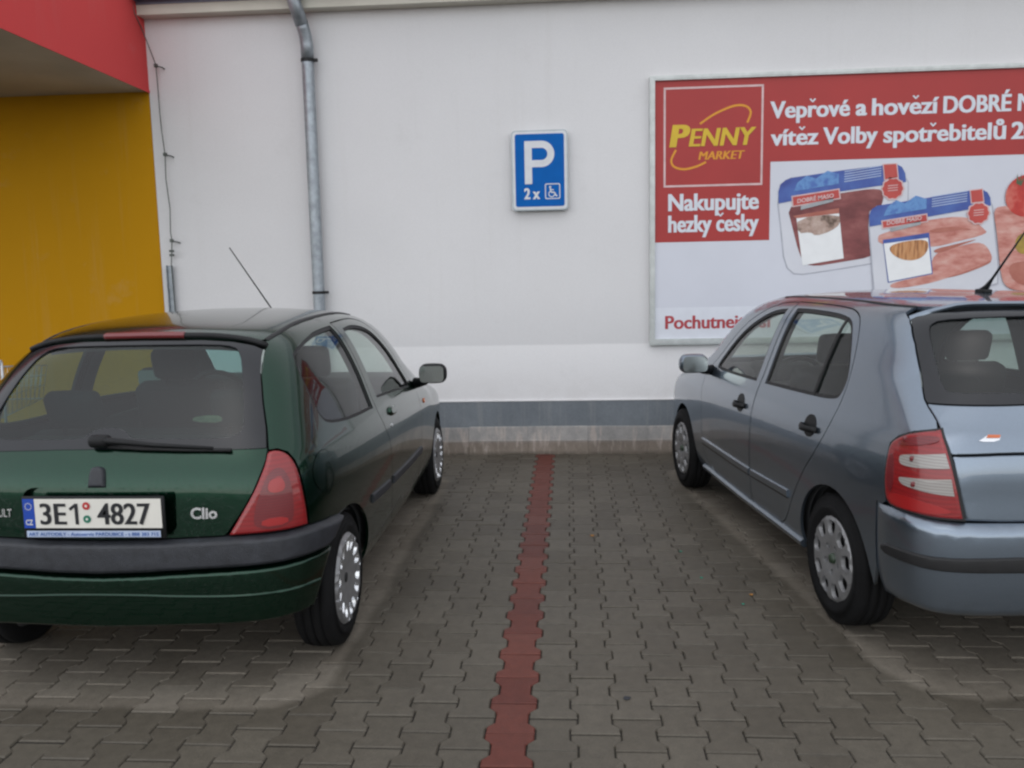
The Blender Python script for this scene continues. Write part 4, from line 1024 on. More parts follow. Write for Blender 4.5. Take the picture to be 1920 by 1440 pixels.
# roof spoiler lip and high brake light
sp_half = [(.490, 1.288), (.53, 1.304), (.60, 1.319), (.70, 1.330), (.85, 1.336), (UM, 1.338)]
sp_path = curve_path(sp_half, 16); sp_full = np.concatenate([sp_path, np.stack([2*UM-sp_path[::-1][1:, 0], sp_path[::-1][1:, 1]], -1)])
P = cl.uz(sp_full); N = cl.grad(P); q = MB(); N2 = N*.6+np.array([0, -.55, .55]); N2 /= np.linalg.norm(N2, axis=1, keepdims=True)
sweep(q, P, N2, [(-.01, -.012), (.012, -.011), (.016, -.002), (.012, .010), (-.006, .014)]); q.build('roof_spoiler', M['black_plastic'], tgo)
cpx = [(u, z) for u, z in zip(*curve_path(sp_half, 60).T) if u > UM-.175]; bl = sym(cpx, UM)
P = cl.uz(bl); N = cl.grad(P); N2 = N*.6+np.array([0, -.55, .55]); N2 /= np.linalg.norm(N2, axis=1, keepdims=True)
M['red_lens'] = None
def lens(name, c, c2, scale=18, rough=.12):
    m = Mat(name); co = m.coord(); mp = m.node('ShaderNodeMapping'); mp.inputs['Scale'].default_value = (1, 1, 1); m.l(co, mp.inputs['Vector'])
    w_ = m.node('ShaderNodeTexWave', Scale=scale, Distortion=.6, Detail=1.0); w_.bands_direction = 'Z'; m.l(co, w_.inputs['Vector'])
    m.col(m.mix(m.ramp(w_.outputs['Fac'], [(.2, 0.0), (.8, 1.0)]), c, c2)); m.set(Roughness=.4, Coat_Weight=.6, Coat_Roughness=.03)
    m.b.inputs['Coat IOR'].default_value = 1.55; m.bump(w_.outputs['Fac'], .04, .003); return m.m
M['red_lens'] = lens('red_lens', (.215, .006, .008), (.26, .008, .010)); M['dark_lens'] = lens('smoked_red_lens', (.13, .008, .012), (.17, .012, .016), 30); M['clear_lens'] = lens('clear_lens', (.27, .25, .235), (.36, .34, .32), 30)
M['bright_lens'] = lens('bright_red_lens', (.30, .008, .010), (.38, .014, .014), 60)
q = MB(); sweep(q, P, N2, [(-.004, -.014), (.015, -.013), (.020, -.002), (.015, .013), (-.004, .017)]); q.build('brake_light', M['dark_lens'], tgo)
for sg in (1, -1):
    q = MB(); patch(q, cl.uz, cl.grad, light, off=.010, bev=.012, lip=.03, grid=.03, mirror=(sg,)); lo_ = q.build('tail_light', M['red_lens'], clio)
    q = MB(); patch(q, cl.uz, cl.grad, chaikin([(.516, .648), (.594, .646), (.596, .70), (.580, .78), (.562, .845), (.535, .868), (.516, .82), (.512, .73)], 2), off=.0125, lip=.004, grid=.03, mirror=(sg,)); q.build('smoked_lens', M['dark_lens'], lo_)
    q = MB(); patch(q, cl.uz, cl.grad, chaikin([(.528, .775), (.566, .775), (.560, .825), (.530, .825)], 2), off=.0145, lip=.004, grid=.03, mirror=(sg,)); q.build('bulb_lens', M['bright_lens'], lo_)
    q = MB(); patch(q, cl.uz, cl.grad, chaikin([(.526, .655), (.582, .655), (.578, .683), (.528, .683)], 1), off=.0145, lip=.004, grid=.03, mirror=(sg,)); q.build('bulb_lens', M['bright_lens'], lo_)
arcb = side_arc(cl, .045, ZW, .322, 90, 186, 20)
pA = [p for p in arcb if p[1] > .508]; pB = [p for p in arcb if p[1] <= .508 and p[1] > .30]
band = sym([(UM, .615), (.80, .617), (.648, .625), (.476, .620), (.40, .607), (.335, .596)]+pA+[(.425, .510), (.503, .514), (.60, .512), (.70, .508), (.85, .498), (UM, .493)], UM)
q = MB(); patch(q, cl.uz, cl.grad, band, off=.036, bev=.022, lip=.04, grid=.035); bmp = q.build('bumper_moulding', M['plastic'], clio)
low = sym([(UM, .490), (.85, .495), (.70, .505), (.60, .509), (.503, .511), (.43, .507)]+pB+[(.44, .300), (.535, .298), (.70, .296), (UM, .290)], UM)
q = MB(); patch(q, cl.uz, cl.grad, low, off=.030, bev=.018, lip=.05, grid=.035); bpo = q.build('bumper', M['green'], clio)
cr = curve_path([(.462, .404), (.506, .407), (.60, .409), (.697, .411), (.85, .418), (UM, .421)], 20); cr = np.concatenate([cr, np.stack([2*UM-cr[::-1][1:, 0], cr[::-1][1:, 1]], -1)])
K.strip('bumper_crease', cr, M['green'], [(0, -.007), (.006, -.002), (.006, .002), (0, .007)], [bpo], both=False, lift=.029)
# number plate with its dealer strip, badge, names, wiper
yp_ = -.522
q = MB(); q.rbox((0, yp_+.006, .712), (.536, .014, .158), .005, 2); pf = q.build('plate_holder', M['black_plastic'], tgo)
q = MB(); quad(q, -.218, .258, .674, .783, yp_-.004); npl = q.build('number_plate', M['plate'], pf, False)
q = MB(); quad(q, -.262, -.219, .674, .783, yp_-.004); q.build('country_band', M['plate_blue'], pf, False)
q = MB(); text_fit(q, '3E', -.196, -.100, .688, .078, yp_-.006, .006, smear=.03); q.add([(x, yp_-.006, z) for x, z in ((-.066, .688), (-.053, .688), (-.053, .766), (-.064, .766), (-.088, .748), (-.082, .739), (-.066, .751))], [tuple(range(7))]); q.build('plate_lettering', M['ink'], npl, False); q = MB(); text_fit(q, '4827', .020, .216, .688, .078, yp_-.006, .006, smear=.03); q.build('plate_lettering', M['ink'], npl, False)
q = MB(); text_fit(q, 'CZ', -.254, -.227, .686, .020, yp_-.006, .02)
for k in range(12): a = k*math.pi/6; q.add(*[[(-.2405+.012*math.cos(a)+.0022*math.cos(t), yp_-.006, .755+.012*math.sin(a)+.0022*math.sin(t)) for t in np.linspace(0, 6.28, 6)[:-1]], [tuple(range(5))]])
q.build('country_lettering', M['plate'], pf, False)
for z, mm in ((.757, 'seal_red'), (.708, 'seal_green')):
    q = MB(); q.add([(-.021+.0145*math.cos(t), yp_-.0065, z+.0145*math.sin(t)) for t in np.linspace(0, 6.28, 19)[:-1]], [tuple(range(18))]); so = q.build('sticker', M[mm], npl, False)
    q2 = MB(); q2.add(*ring(-.021, z, .0, .005, 0, 360, yp_-.0075, 8)); q2.build('sticker_mark', M['plate'], pf, False)
q = MB(); quad(q, -.255, .250, .640, .664, yp_-.004); ds = q.build('dealer_strip', M['strip'], pf, False)
q = MB(); text_fit(q, 'ART AUTODILY - Autoservis PARDUBICE - t 888 383 715', -.248, .243, .645, .013, yp_-.006, .02); q.build('dealer_lettering', M['blue_ink'], pf, False)
q = MB(); patch(q, cl.uz, cl.grad, chaikin([(UM-.030, .812), (UM+.036, .812), (UM+.034, .870), (UM+.024, .886), (UM-.014, .886), (UM-.026, .870)], 2, (0, 1)), off=.014, bev=.012, lip=.01, grid=.02, step=.01); q.build('boot_badge', M['plastic'], tgo)
rear_y = lambda x, z: cl.tail(np.stack([np.asarray(x), np.asarray(z)], -1))[:, 1]-.004
q = MB(); text_fit(q, 'Clio', .345, .442, .694, .042, rear_y, .03); q.build('model_lettering', M['chrome'], tgo, False)
q = MB(); text_fit(q, 'RENAULT', -.47, -.338, .703, .030, rear_y, .015); q.build('maker_lettering', M['chrome'], tgo, False)
P = cl.uz([(UM+.01, .962), (UM-.06, .955), (UM-.20, .945), (UM-.36, .934)]); N = cl.grad(P)
q = MB(); q.rbox(tuple(P[0]+N[0]*.022), (.085, .05, .05), .022, 4); q.tube([tuple(p+n*h_) for p, n, h_ in zip(P, N, (.03, .036, .03, .022))], [.016, .013, .009, .006], 8); wo_ = q.build('wiper_arm', M['black_plastic'], tgo)
P = cl.uz([(UM-.02+.0, .948), (UM-.15, .940), (UM-.28, .935), (UM-.40, .929)]); N = cl.grad(P)
q = MB(); q.tube([tuple(p+n*.012) for p, n in zip(P, N)], .008, 6); q.build('wiper_blade', M['rubber'], wo_)
# front end: bonnet, windscreen, nose, headlights
ws = [(x+.0, y) for x, y in [(.487, 1.455)]+shield]; wsb = [(.52, 2.30), (.3, 2.36), (0, 2.38)]
wpoly = [(x-.004, y) for x, y in ws]+wsb; wpoly = wpoly+[(-x, y) for x, y in wpoly[::-1][1:]]+[(-x, y) for x, y in top_edge[::-1][::-1]]+top_edge[::-1][1:]
q = MB(); patch(q, cl.xy, cl.grad, wpoly, off=-.004, lip=0, grid=.08, step=.04); q.build('windscreen', M['clio_glass'], clio)
hp = [(.640, 2.235)]+[(x-.004, y) for x, y in hoodl]+[(.45, 3.06), (.25, 3.10), (0, 3.11)]; hp = hp+[(-x, y) for x, y in hp[::-1][1:]]+[(-x, y+.004) for x, y in wsb]+[(x, y+.004) for x, y in wsb[::-1][1:]]
q = MB(); patch(q, cl.xy, cl.grad, hp, grid=.08, step=.04); q.build('bonnet', M['green'], clio)
fr3 = cl.yz([(2.995, .26), (2.995, .45), (2.995, .60)]); up3 = cl.xy([(.598, 2.992), (.45, 3.064), (.25, 3.104), (0, 3.114)])
fp = [(p[0], p[2]) for p in fr3]+[(p[0], p[2]) for p in up3]; fp = fp+[(-x, z) for x, z in fp[::-1][1:]]
q = MB(); patch(q, cl.xz, cl.grad, fp, grid=.06, step=.04); q.build('front_bumper', M['green'], clio)
for sg in (1, -1):
    q = MB(); patch(q, cl.xz, cl.grad, chaikin([(.30, .55), (.56, .56), (.56, .64), (.36, .66)], 2), off=.008, lip=.01, grid=.05, mirror=(sg,)); q.build('headlight', M['clear_lens'], clio)
# door mirrors
def door_mirror(root, sg, base, centre, size, mat, tilt=.1):
    q = MB(); b = Vector(base); c = Vector(centre)
    q.tube([tuple(b), tuple((b+c)/2+Vector((0, 0, -.02))), tuple(c+Vector((-.02*sg, .03, -.01)))], [.035, .026, .034], 10)
    mo = q.build('mirror_arm', M['black_plastic'], root)
    q = MB(); q.rbox(tuple(c+Vector((0, .03, 0))), (size[0], .11, size[1]), min(size)*.42, 6); hs_ = q.build('mirror_housing', mat, mo)
    q = MB(); rot = Matrix.Rotation(.06*sg, 3, 'Z') @ Matrix.Rotation(.04, 3, 'X')
    pl = chaikin(rrect(-size[0]*.42, size[0]*.42, -size[1]*.40, size[1]*.40, size[1]*.2), 1); V = [tuple(rot @ Vector((x, 0, z))+c+Vector((0, -.0275, 0))) for x, z in pl]; q.add(V, [tuple(range(len(V)))]); q.build('mirror_glass', M['mirror'], hs_, False)
door_mirror(clio, 1, (.775, 1.80, .905), (.892, 1.735, .968), (.175, .125), M['black_plastic'])
door_mirror(clio, -1, (-.775, 1.80, .905), (-.892, 1.735, .968), (.175, .125), M['black_plastic'])
P0 = cl.xy([(.02, 1.44)])[0]
q = MB(); q.tube([P0+[0, .01, -.005], P0+[0, -.012, .012], P0+[0, -.03, .022]], [.02, .012, .006], 8); q.tube([P0+[0, -.03, .022], P0+np.array([0, -math.sin(math.radians(59.5)), math.cos(math.radians(59.5))])*.69], [.0042, .0028], 6); q.build('aerial', M['steel'], clio)
q = MB(); patch(q, cl.uz, cl.grad, [(-1.585+.028*math.cos(t), .775+.016*math.sin(t)) for t in np.linspace(0, 6.28, 13)[:-1]], off=.006, lip=.006, grid=.03, step=.02, mirror=(1, -1)); q.build('side_repeater', plain('amber_lens', (.55, .12, .01), .2), clio)
add_wheels(clio, wheel_parts(RW, .190, .168, 'pairs'), [(.692, .045), (-.692, .045), (.692, 2.585), (-.692, 2.585)], RW)
cabin(clio, cl, dict(y0=-.32, y1=2.2, dash=1.95, drv=-.36, fs=1.40, rs=.50, shelf=-.05, shz=.90))
underside(clio, -.44, 2.95, (.045, 2.585), RW)
q = MB(); q.tube([(-.36, .3, .24), (-.36, -.1, .275), (-.38, -.43, .275)], [.025, .055, .02], 10); q.build('exhaust', M['steel'], clio)

# ------------------------------------------------ silver blue five-door hatchback
fa = Car(HATCH_B)
fab = empty('parked_car', (*FAB_POS, 0), FAB_ROT)
tag(fab, 'silver blue five-door hatchback parked below the billboard on the right', 'car', 'cars parked facing the wall')
M['silver_blue'] = paint('silver_blue_metallic_paint', (.190, .235, .292), (.04, .04, .04), .3, .15, .33, .92, 1.65)
M['fab_glass'] = glass('grey_tinted_glass', (.70, .76, .71), .010, .0)
M['fab_rear_glass'] = glass('rear_window_glass', (.36, .45, .43), .007, 0.0)
UF = fa.um; RF, ZF = .288, .288
KF = Kit(fa, fab, M['silver_blue'])
f_win = chaikin([(-1.078, 0.955), (-1.049, 1.350), (-1.198, 1.338), (-1.335, 1.300), (-1.549, 1.212), (-1.747, 1.077), (-1.854, 0.973), (-1.829, 0.945), (-1.474, 0.947)], 2, (0, 1))
r_win = chaikin([(-0.953, 0.957), (-0.507, 0.967), (-0.151, 0.978), (-0.117, 1.018), (-0.112, 1.092), (-0.179, 1.212), (-0.253, 1.300), (-0.293, 1.323), (-0.344, 1.337), (-0.480, 1.351), (-0.785, 1.358), (-0.933, 1.355)], 2, (0, 11))
f_door = chaikin([(-0.989, 1.384), (-1.014, 0.947), (-1.039, 0.817), (-1.050, 0.601), (-1.092, 0.294), (-1.123, 0.266), (-1.628, 0.263), (-1.951, 0.268), (-2.009, 0.325), (-2.017, 0.501), (-2.023, 0.721), (-2.047, 0.894), (-1.976, 0.952), (-1.811, 1.084), (-1.584, 1.245), (-1.356, 1.335), (-1.196, 1.374), (-1.095, 1.382)], 2, (0,))
r_door = chaikin([(-0.980, 1.386), (-1.003, 0.947), (-1.028, 0.817), (-1.039, 0.600), (-1.084, 0.294), (-1.054, 0.265), (-0.718, 0.267), (-0.614, 0.296), (-0.553, 0.343), (-0.460, 0.461), (-0.330, 0.630), (-0.226, 0.729), (-0.148, 0.835), (-0.101, 0.938), (-0.098, 1.082), (-0.142, 1.228), (-0.213, 1.324), (-0.292, 1.359), (-0.395, 1.375), (-0.652, 1.385)], 2, (0,))
taill = chaikin([(0.303, 0.885), (0.330, 0.916), (0.379, 0.946), (0.448, 0.966), (0.472, 0.892), (0.492, 0.781), (0.509, 0.661), (0.461, 0.662), (0.403, 0.666), (0.334, 0.659), (0.308, 0.681), (0.299, 0.754), (0.299, 0.830)], 1, (3, 6))
f_ditch = [(.500, -.02), (.517, .10), (.522, .3), (.524, .6), (.524, .9), (.520, 1.15), (.512, 1.35)]
f_shield = [(.528, 1.50), (.565, 1.70), (.605, 1.92), (.64, 2.12), (.655, 2.24)]
f_hoodl = [(.68, 2.36), (.69, 2.5), (.68, 2.72), (.645, 2.92), (.60, 3.02)]
side = yz_uz(fa, [(3.02, .26)])+side_arc(fa, 2.53, ZF, .328, -6, 186)+yz_uz(fa, [(2.1, .232), (1.5, .226), (1.0, .226), (.45, .232)])+side_arc(fa, .06, ZF, .328, -6, 180)
side += [(0.262, 0.378), (0.259, 0.519), (0.261, 0.652), (0.291, 0.651), (0.304, 0.669), (0.295, 0.754), (0.293, 0.831), (0.297, 0.888), (0.326, 0.922), (0.377, 0.952), (0.438, 0.969)]
side += [(0.431, 0.993), (0.417, 1.012), (0.399, 1.033), (0.378, 1.060), (0.346, 1.122), (0.307, 1.188), (0.265, 1.253), (0.200, 1.316), (0.145, 1.346), (0.059, 1.369)]
side += xy_uz(fa, f_ditch)+xy_uz(fa, f_shield)+xy_uz(fa, f_hoodl)+yz_uz(fa, [(3.02, .60), (3.02, .45)])
bm = MB(); patch(bm, fa.uz, fa.grad, side, [inset(f_door, -.0025), inset(r_door, -.0025)], mirror=(1, -1), grid=.04)
d3 = fa.uz(fa.to_uz(fa.xy(f_ditch))); f_top = [(.40, 1.525), (.25, 1.552), (0, 1.565)]
f_rear = [(.46, -.09), (.40, -.155), (.30, -.215), (.15, -.255), (0, -.265)]
half = [(p[0]-.004, p[1]) for p in d3]+[(.507, 1.47)]+f_top
roof = half+[(-x, y) for x, y in half[::-1][1:]]+[(-x, y) for x, y in f_rear]+f_rear[::-1][1:]
patch(bm, fa.xy, fa.grad, roof, grid=.06, lip=.02)
fbody = bm.build('body', M['silver_blue'], fab)
tr = MB(); patch(tr, fa.uz, fa.grad, side, [inset(dense(f_win, .03), -.004), inset(dense(r_win, .03), -.004)], off=-.045, lip=0, grid=.07, mirror=(1, -1)); patch(tr, fa.xy, fa.grad, roof, off=-.05, lip=0, grid=.1, m=1)
tr.build('pillar_trim', [M['trim'], M['roof_lining']], fab)
fd = KF.panel('front_door', inset(dense(f_door, .03), .0025), [f_win]); rd = KF.panel('rear_door', inset(dense(r_door, .03), .0025), [r_win])
KF.window('door_window', f_win, M['fab_glass'], parent=fd, seal=.016); KF.window('door_window', r_win, M['fab_glass'], parent=rd, seal=.016)
KF.strip('window_divider', lerp_path([(-0.370, 0.975), (-0.343, 1.336)], 8), M['rubber'], [(0, -.010), (.006, -.009), (.006, .009), (0, .010)], rd, lift=-.006)
def pull_handle(doors_, u0, z0):
    for dr, sg in zip(doors_, (1, -1)):
        q = MB(); patch(q, fa.uz, fa.grad, [(u0+.060*math.cos(t), z0+.052*math.sin(t)) for t in np.linspace(0, 6.28, 21)[:-1]], off=.002, lip=.006, grid=.03, step=.012, mirror=(sg,)); cup = q.build('handle_recess', M['black_plastic'], dr)
        P = fa.uz(curve_path([(u0-.080, z0-.010), (u0-.03, z0-.014), (u0+.03, z0-.014), (u0+.080, z0-.010)], 9)); N = fa.grad(P); q = MB(); l_ = .004+.026*np.sin(np.linspace(0, math.pi, 9))
        s2 = MB(); sweep(s2, P+N*l_[:, None], N, [(-.008, -.013), (.007, -.014), (.012, 0), (.007, .014), (-.008, .013)]); q.add(np.array(s2.V)*[sg, 1, 1], s2.F if sg > 0 else [f[::-1] for f in s2.F]); q.build('handle', M['black_plastic'], dr)
pull_handle(fd, -1.225, .815); pull_handle(rd, -.305, .842)
prof = [(0, -.019), (.011, -.016), (.014, 0), (.011, .016), (0, .019)]
KF.strip('side_moulding', lerp_path([(-0.506, 0.470), (-1.037, 0.454)], 16), M['silver_blue'], prof, rd, lift=-.001); KF.strip('side_moulding', lerp_path([(-1.064, 0.453), (-2.006, 0.449)], 20), M['silver_blue'], prof, fd, lift=-.001)
KF.strip('moulding_insert', lerp_path([(-0.515, 0.450), (-1.036, 0.435)], 16), M['black_plastic'], [(0, -.006), (.009, -.005), (.009, .004), (0, .005)], rd, lift=.001)
KF.strip('moulding_insert', lerp_path([(-1.072, 0.434), (-1.999, 0.429)], 16), M['black_plastic'], [(0, -.006), (.009, -.005), (.009, .004), (0, .005)], fd, lift=.001)
KF.strip('sill', lerp_path([(-.40, .250), (-1.2, .246), (-2.08, .250)], 24), M['silver_blue'], [(-.01, -.024), (.016, -.02), (.022, 0), (.014, .016), (-.004, .020)])
for sg in (1, -1):
    P = fa.xy(curve_path(f_ditch, 24)); N = fa.grad(P); s2 = MB(); sweep(s2, P, N, [(-.004, -.008), (.002, -.007), (.002, .007), (-.004, .008)]); q = MB(); q.add(np.array(s2.V)*[sg, 1, 1], s2.F); q.build('roof_moulding', M['rubber'], fab)
# tail
tgh = [(UF, 1.055), (.85, 1.054), (0.604, 1.047), (0.395, 1.046), (0.405, 1.032), (0.423, 1.011), (0.436, 0.992), (0.448, 0.970), (0.479, 0.889)]
up_p = sym(tgh+[(0.599, 0.894), (UF, .895)], UF)
KF.panel('tailgate', up_p, both=False, grid=.035, bev=.006, off=0.0, edge_off=-.003, lip=.03); ftg = fab.children[-1]
lowp = sym([(UF, .889), (0.599, 0.889), (0.482, 0.884), (0.497, 0.780), (0.518, 0.656), (0.599, 0.650), (UF, .647)], UF)
frec = rrect(UF-.30, UF+.30, .665, .872, .02, 4)
q = MB(); patch(q, fa.uz, fa.grad, lowp, [frec], off=-.006, lip=.03, grid=.035, bev=.008, edge_off=-.010); q.build('tailgate_panel', M['silver_blue'], ftg)
q = MB(); patch(q, fa.uz, fa.grad, inset(frec, -.004), off=-.035, lip=0, grid=.06); q.build('plate_recess', M['silver_blue'], ftg)
q = MB(); q.rbox((0, -.690, .735), (.53, .014, .13), .005, 2); fpl = q.build('plate_holder', M['black_plastic'], ftg)
q = MB(); quad(q, -.218, .26, .682, .790, -.699); q.build('number_plate', M['plate'], fpl, False); q = MB(); quad(q, -.26, -.2185, .682, .790, -.699); q.build('country_band', M['plate_blue'], fpl, False)
fgl = [(UF, 1.059), (.85, 1.058), (0.604, 1.051), (0.393, 1.050), (0.384, 1.061), (0.353, 1.123), (0.316, 1.189), (0.275, 1.253), (0.213, 1.317), (0.159, 1.346), (0.185, 1.357), (0.289, 1.372), (0.556, 1.382), (UF, 1.386)]
fclr = chaikin(sym([(UF, 1.096), (0.606, 1.090), (0.456, 1.085), (0.430, 1.104), (0.411, 1.134), (0.385, 1.189), (0.352, 1.252), (0.316, 1.306), (0.306, 1.328), (0.344, 1.348), (0.556, 1.360), (UF, 1.366)], UF), 1)
q = MB(); patch(q, fa.uz, fa.grad, sym(fgl, UF), [fclr], off=-.001, lip=.006, grid=.05); q.build('window_border', M['frit'], ftg)
q = MB(); patch(q, fa.uz, fa.grad, inset(fclr, -.012), off=-.006, lip=0, grid=.05); q.build('rear_window', M['fab_rear_glass'], ftg)
sh = [(0.123, 1.358), (0.154, 1.367), (0.203, 1.376), (0.297, 1.387), (0.551, 1.396), (UF, 1.399)]
sp_path = curve_path(sh, 22); sp_full = np.concatenate([sp_path, np.stack([2*UF-sp_path[::-1][1:, 0], sp_path[::-1][1:, 1]], -1)])
P = fa.uz(sp_full); N = fa.grad(P); N2 = N*.35+np.array([0, -.85, .25]); N2 /= np.linalg.norm(N2, axis=1, keepdims=True)
tp = np.clip(np.minimum(np.arange(len(P)), np.arange(len(P))[::-1])/6, .12, 1)
q = MB(); k_ = 0
prof = [(-.03, -.010), (.030, -.022), (.040, -.016), (.036, -.002), (-.03, .012)]
V = []; Fc = []
for i in range(len(P)):
    d = P[min(i+1, len(P)-1)]-P[max(i-1, 0)]; d /= np.linalg.norm(d); n = N2[i]-d*np.dot(N2[i], d); n /= np.linalg.norm(n); b = np.cross(d, n); b = b if b[2] > 0 else -b
    V += [tuple(P[i]+n*(a if a < 0 else a*tp[i])+b*c_) for a, c_ in prof]
for i in range(len(P)-1):
    for a in range(5): Fc.append((i*5+a, i*5+(a+1) % 5, (i+1)*5+(a+1) % 5, (i+1)*5+a))
q.add(V, Fc); q.build('roof_spoiler', M['silver_blue'], ftg, auto=40)
M['light_frame'] = M['rubber']
for sg in (1, -1):
    q = MB(); patch(q, fa.uz, fa.grad, taill, off=.008, bev=.010, lip=.03, grid=.03, mirror=(sg,)); lo_ = q.build('tail_light', M['red_lens'], fab)
    q = MB(); d = dense(taill, .02); patch(q, fa.uz, fa.grad, inset(d, -.006), [inset(d, .001)], off=.001, lip=.01, grid=.3, mirror=(sg,)); q.build('light_seal', M['rubber'], lo_)
    for pl, mt, nm in (([(0.358, 0.864), (0.465, 0.889), (0.476, 0.841), (0.395, 0.827), (0.360, 0.825), (0.351, 0.844)], 'clear_lens', 'indicator_lens'), ([(0.360, 0.784), (0.480, 0.804), (0.488, 0.744), (0.416, 0.752), (0.369, 0.757), (0.358, 0.770)], 'clear_lens', 'reversing_lens'), ([(0.326, 0.671), (0.463, 0.675), (0.493, 0.691), (0.411, 0.721), (0.326, 0.714)], 'bright_lens', 'fog_lens'),
                       ([(0.343, 0.888), (0.453, 0.921), (0.446, 0.946), (0.380, 0.929), (0.340, 0.904)], 'dark_lens', 'brake_lens'), ([(0.315, 0.718), (0.342, 0.719), (0.334, 0.859), (0.310, 0.850)], 'dark_lens', 'side_lens')):
        q = MB(); patch(q, fa.uz, fa.grad, chaikin(pl, 2, (1, 2) if 'clear' in mt else ()), off=.0105, lip=.003, grid=.03, mirror=(sg,)); lo2 = q.build(nm, M[mt], lo_)
    P = fa.uz([(0.393, 0.857), (0.402, 0.769), (0.363, 0.917)])
    for p, n in zip(P, fa.grad(P)):
        p = p*[sg, 1, 1]; n = n*[sg, 1, 1]; q = MB(); q.rbox(tuple(p+n*.010), (.020, .012, .020), .006, 3); q.build('bulb', M['dark_lens'], lo_)
arcb = side_arc(fa, 0, ZF, .330, 172, 186, 5)
fb = sym([(UF, .642), (.80, .642), (0.517, 0.647), (0.403, 0.658), (0.335, 0.652), (0.291, 0.646), (0.264, 0.648), (0.264, 0.520), (0.267, 0.379)]+[(0.280, 0.322), (0.300, 0.288), (0.353, 0.295), (0.411, 0.303), (0.519, 0.299), (.70, .296), (UF, .297)], UF)
q = MB(); patch(q, fa.uz, fa.grad, fb, off=lambda Q_: .004+.030*np.clip((np.minimum(Q_[:, 0], 2*UF-Q_[:, 0])-.28)/.16, 0, 1)**.8, bev=.045, lip=.05, grid=.03, edge_off=-.003); fbo = q.build('bumper', M['silver_blue'], fab)
bs = sym([(UF, .541), (.70, .540), (0.549, 0.537), (0.412, 0.532), (0.330, 0.517), (0.297, 0.494), (0.299, 0.474), (0.325, 0.466), (0.412, 0.476), (0.549, 0.474), (.70, .472), (UF, .471)], UF)
q = MB(); patch(q, fa.uz, fa.grad, bs, off=lambda Q_: .014+.030*np.clip((np.minimum(Q_[:, 0], 2*UF-Q_[:, 0])-.28)/.16, 0, 1)**.8, bev=.012, lip=.03, grid=.03, edge_off=.004); q.build('bumper_strip', M['rubber'], fbo)
q = MB(); patch(q, fa.uz, fa.grad, chaikin([(0.534, 0.932), (0.587, 0.931), (0.593, 0.953), (0.559, 0.953), (0.547, 0.942)], 1), off=.003, lip=.003, grid=.03, mirror=(-1,)); q.build('maker_badge', M['chrome'], ftg)
q = MB(); patch(q, fa.uz, fa.grad, [(0.555, 0.944), (0.589, 0.943), (0.592, 0.952), (0.560, 0.953)], off=.0045, lip=.001, grid=.03, mirror=(-1,)); q.build('badge_print', plain('orange_badge', (.55, .14, .05), .4), ftg)
# front end
ws = [(.507, 1.475)]+f_shield; wsb = [(.52, 2.32), (.3, 2.38), (0, 2.40)]
wpoly = [(x-.004, y) for x, y in ws]+wsb; wpoly = wpoly+[(-x, y) for x, y in wpoly[::-1][1:]]+[(-x, y) for x, y in f_top]+f_top[::-1][1:]
q = MB(); patch(q, fa.xy, fa.grad, wpoly, off=-.004, lip=0, grid=.08, step=.04); q.build('windscreen', M['fab_glass'], fab)
hp = [(.65, 2.255)]+[(x-.004, y) for x, y in f_hoodl]+[(.45, 3.09), (.25, 3.13), (0, 3.14)]; hp = hp+[(-x, y) for x, y in hp[::-1][1:]]+[(-x, y+.004) for x, y in wsb]+[(x, y+.004) for x, y in wsb[::-1][1:]]
q = MB(); patch(q, fa.xy, fa.grad, hp, grid=.08, step=.04); q.build('bonnet', M['silver_blue'], fab)
fr3 = fa.yz([(3.025, .26), (3.025, .45), (3.025, .60)]); up3 = fa.xy([(.598, 3.022), (.45, 3.094), (.25, 3.134), (0, 3.144)])
fp = [(p[0], p[2]) for p in fr3]+[(p[0], p[2]) for p in up3]; fp = fp+[(-x, z) for x, z in fp[::-1][1:]]
q = MB(); patch(q, fa.xz, fa.grad, fp, grid=.06, step=.04); q.build('front_bumper', M['silver_blue'], fab)
for sg in (1, -1):
    q = MB(); patch(q, fa.xz, fa.grad, chaikin([(.30, .58), (.56, .58), (.56, .68), (.34, .69)], 2), off=.008, lip=.01, grid=.05, mirror=(sg,)); q.build('headlight', M['clear_lens'], fab)
door_mirror(fab, -1, (-.765, 1.93, .925), (-.900, 1.86, .975), (.185, .125), M['silver_blue']); door_mirror(fab, 1, (.765, 1.93, .925), (.900, 1.86, .975), (.185, .125), M['silver_blue'])
P0 = fa.xy([(0., .31)])[0]; a = math.radians(46)
q = MB(); q.rbox(tuple(P0+[0, -.005, .006]), (.04, .085, .022), .010, 4); q.tube([P0+[0, .012, .0], P0+np.array([0, -math.sin(a), math.cos(a)])*.04, P0+np.array([0, -math.sin(a), math.cos(a)])*.09, P0+np.array([0, -math.sin(a), math.cos(a)])*.42], [.020, .012, .006, .0028], 8); q.build('aerial', M['black_plastic'], fab)
add_wheels(fab, wheel_parts(RF, .192, .170, 'windows'), [(.715, .065), (-.715, .065), (.715, 2.54), (-.715, 2.54)], RF)
cabin(fab, fa, dict(y0=-.50, y1=2.2, dash=2.02, drv=-.36, fs=1.42, rs=.44, shelf=-.22, shz=.93))
underside(fab, -.58, 3.0, (.065, 2.54), RF)
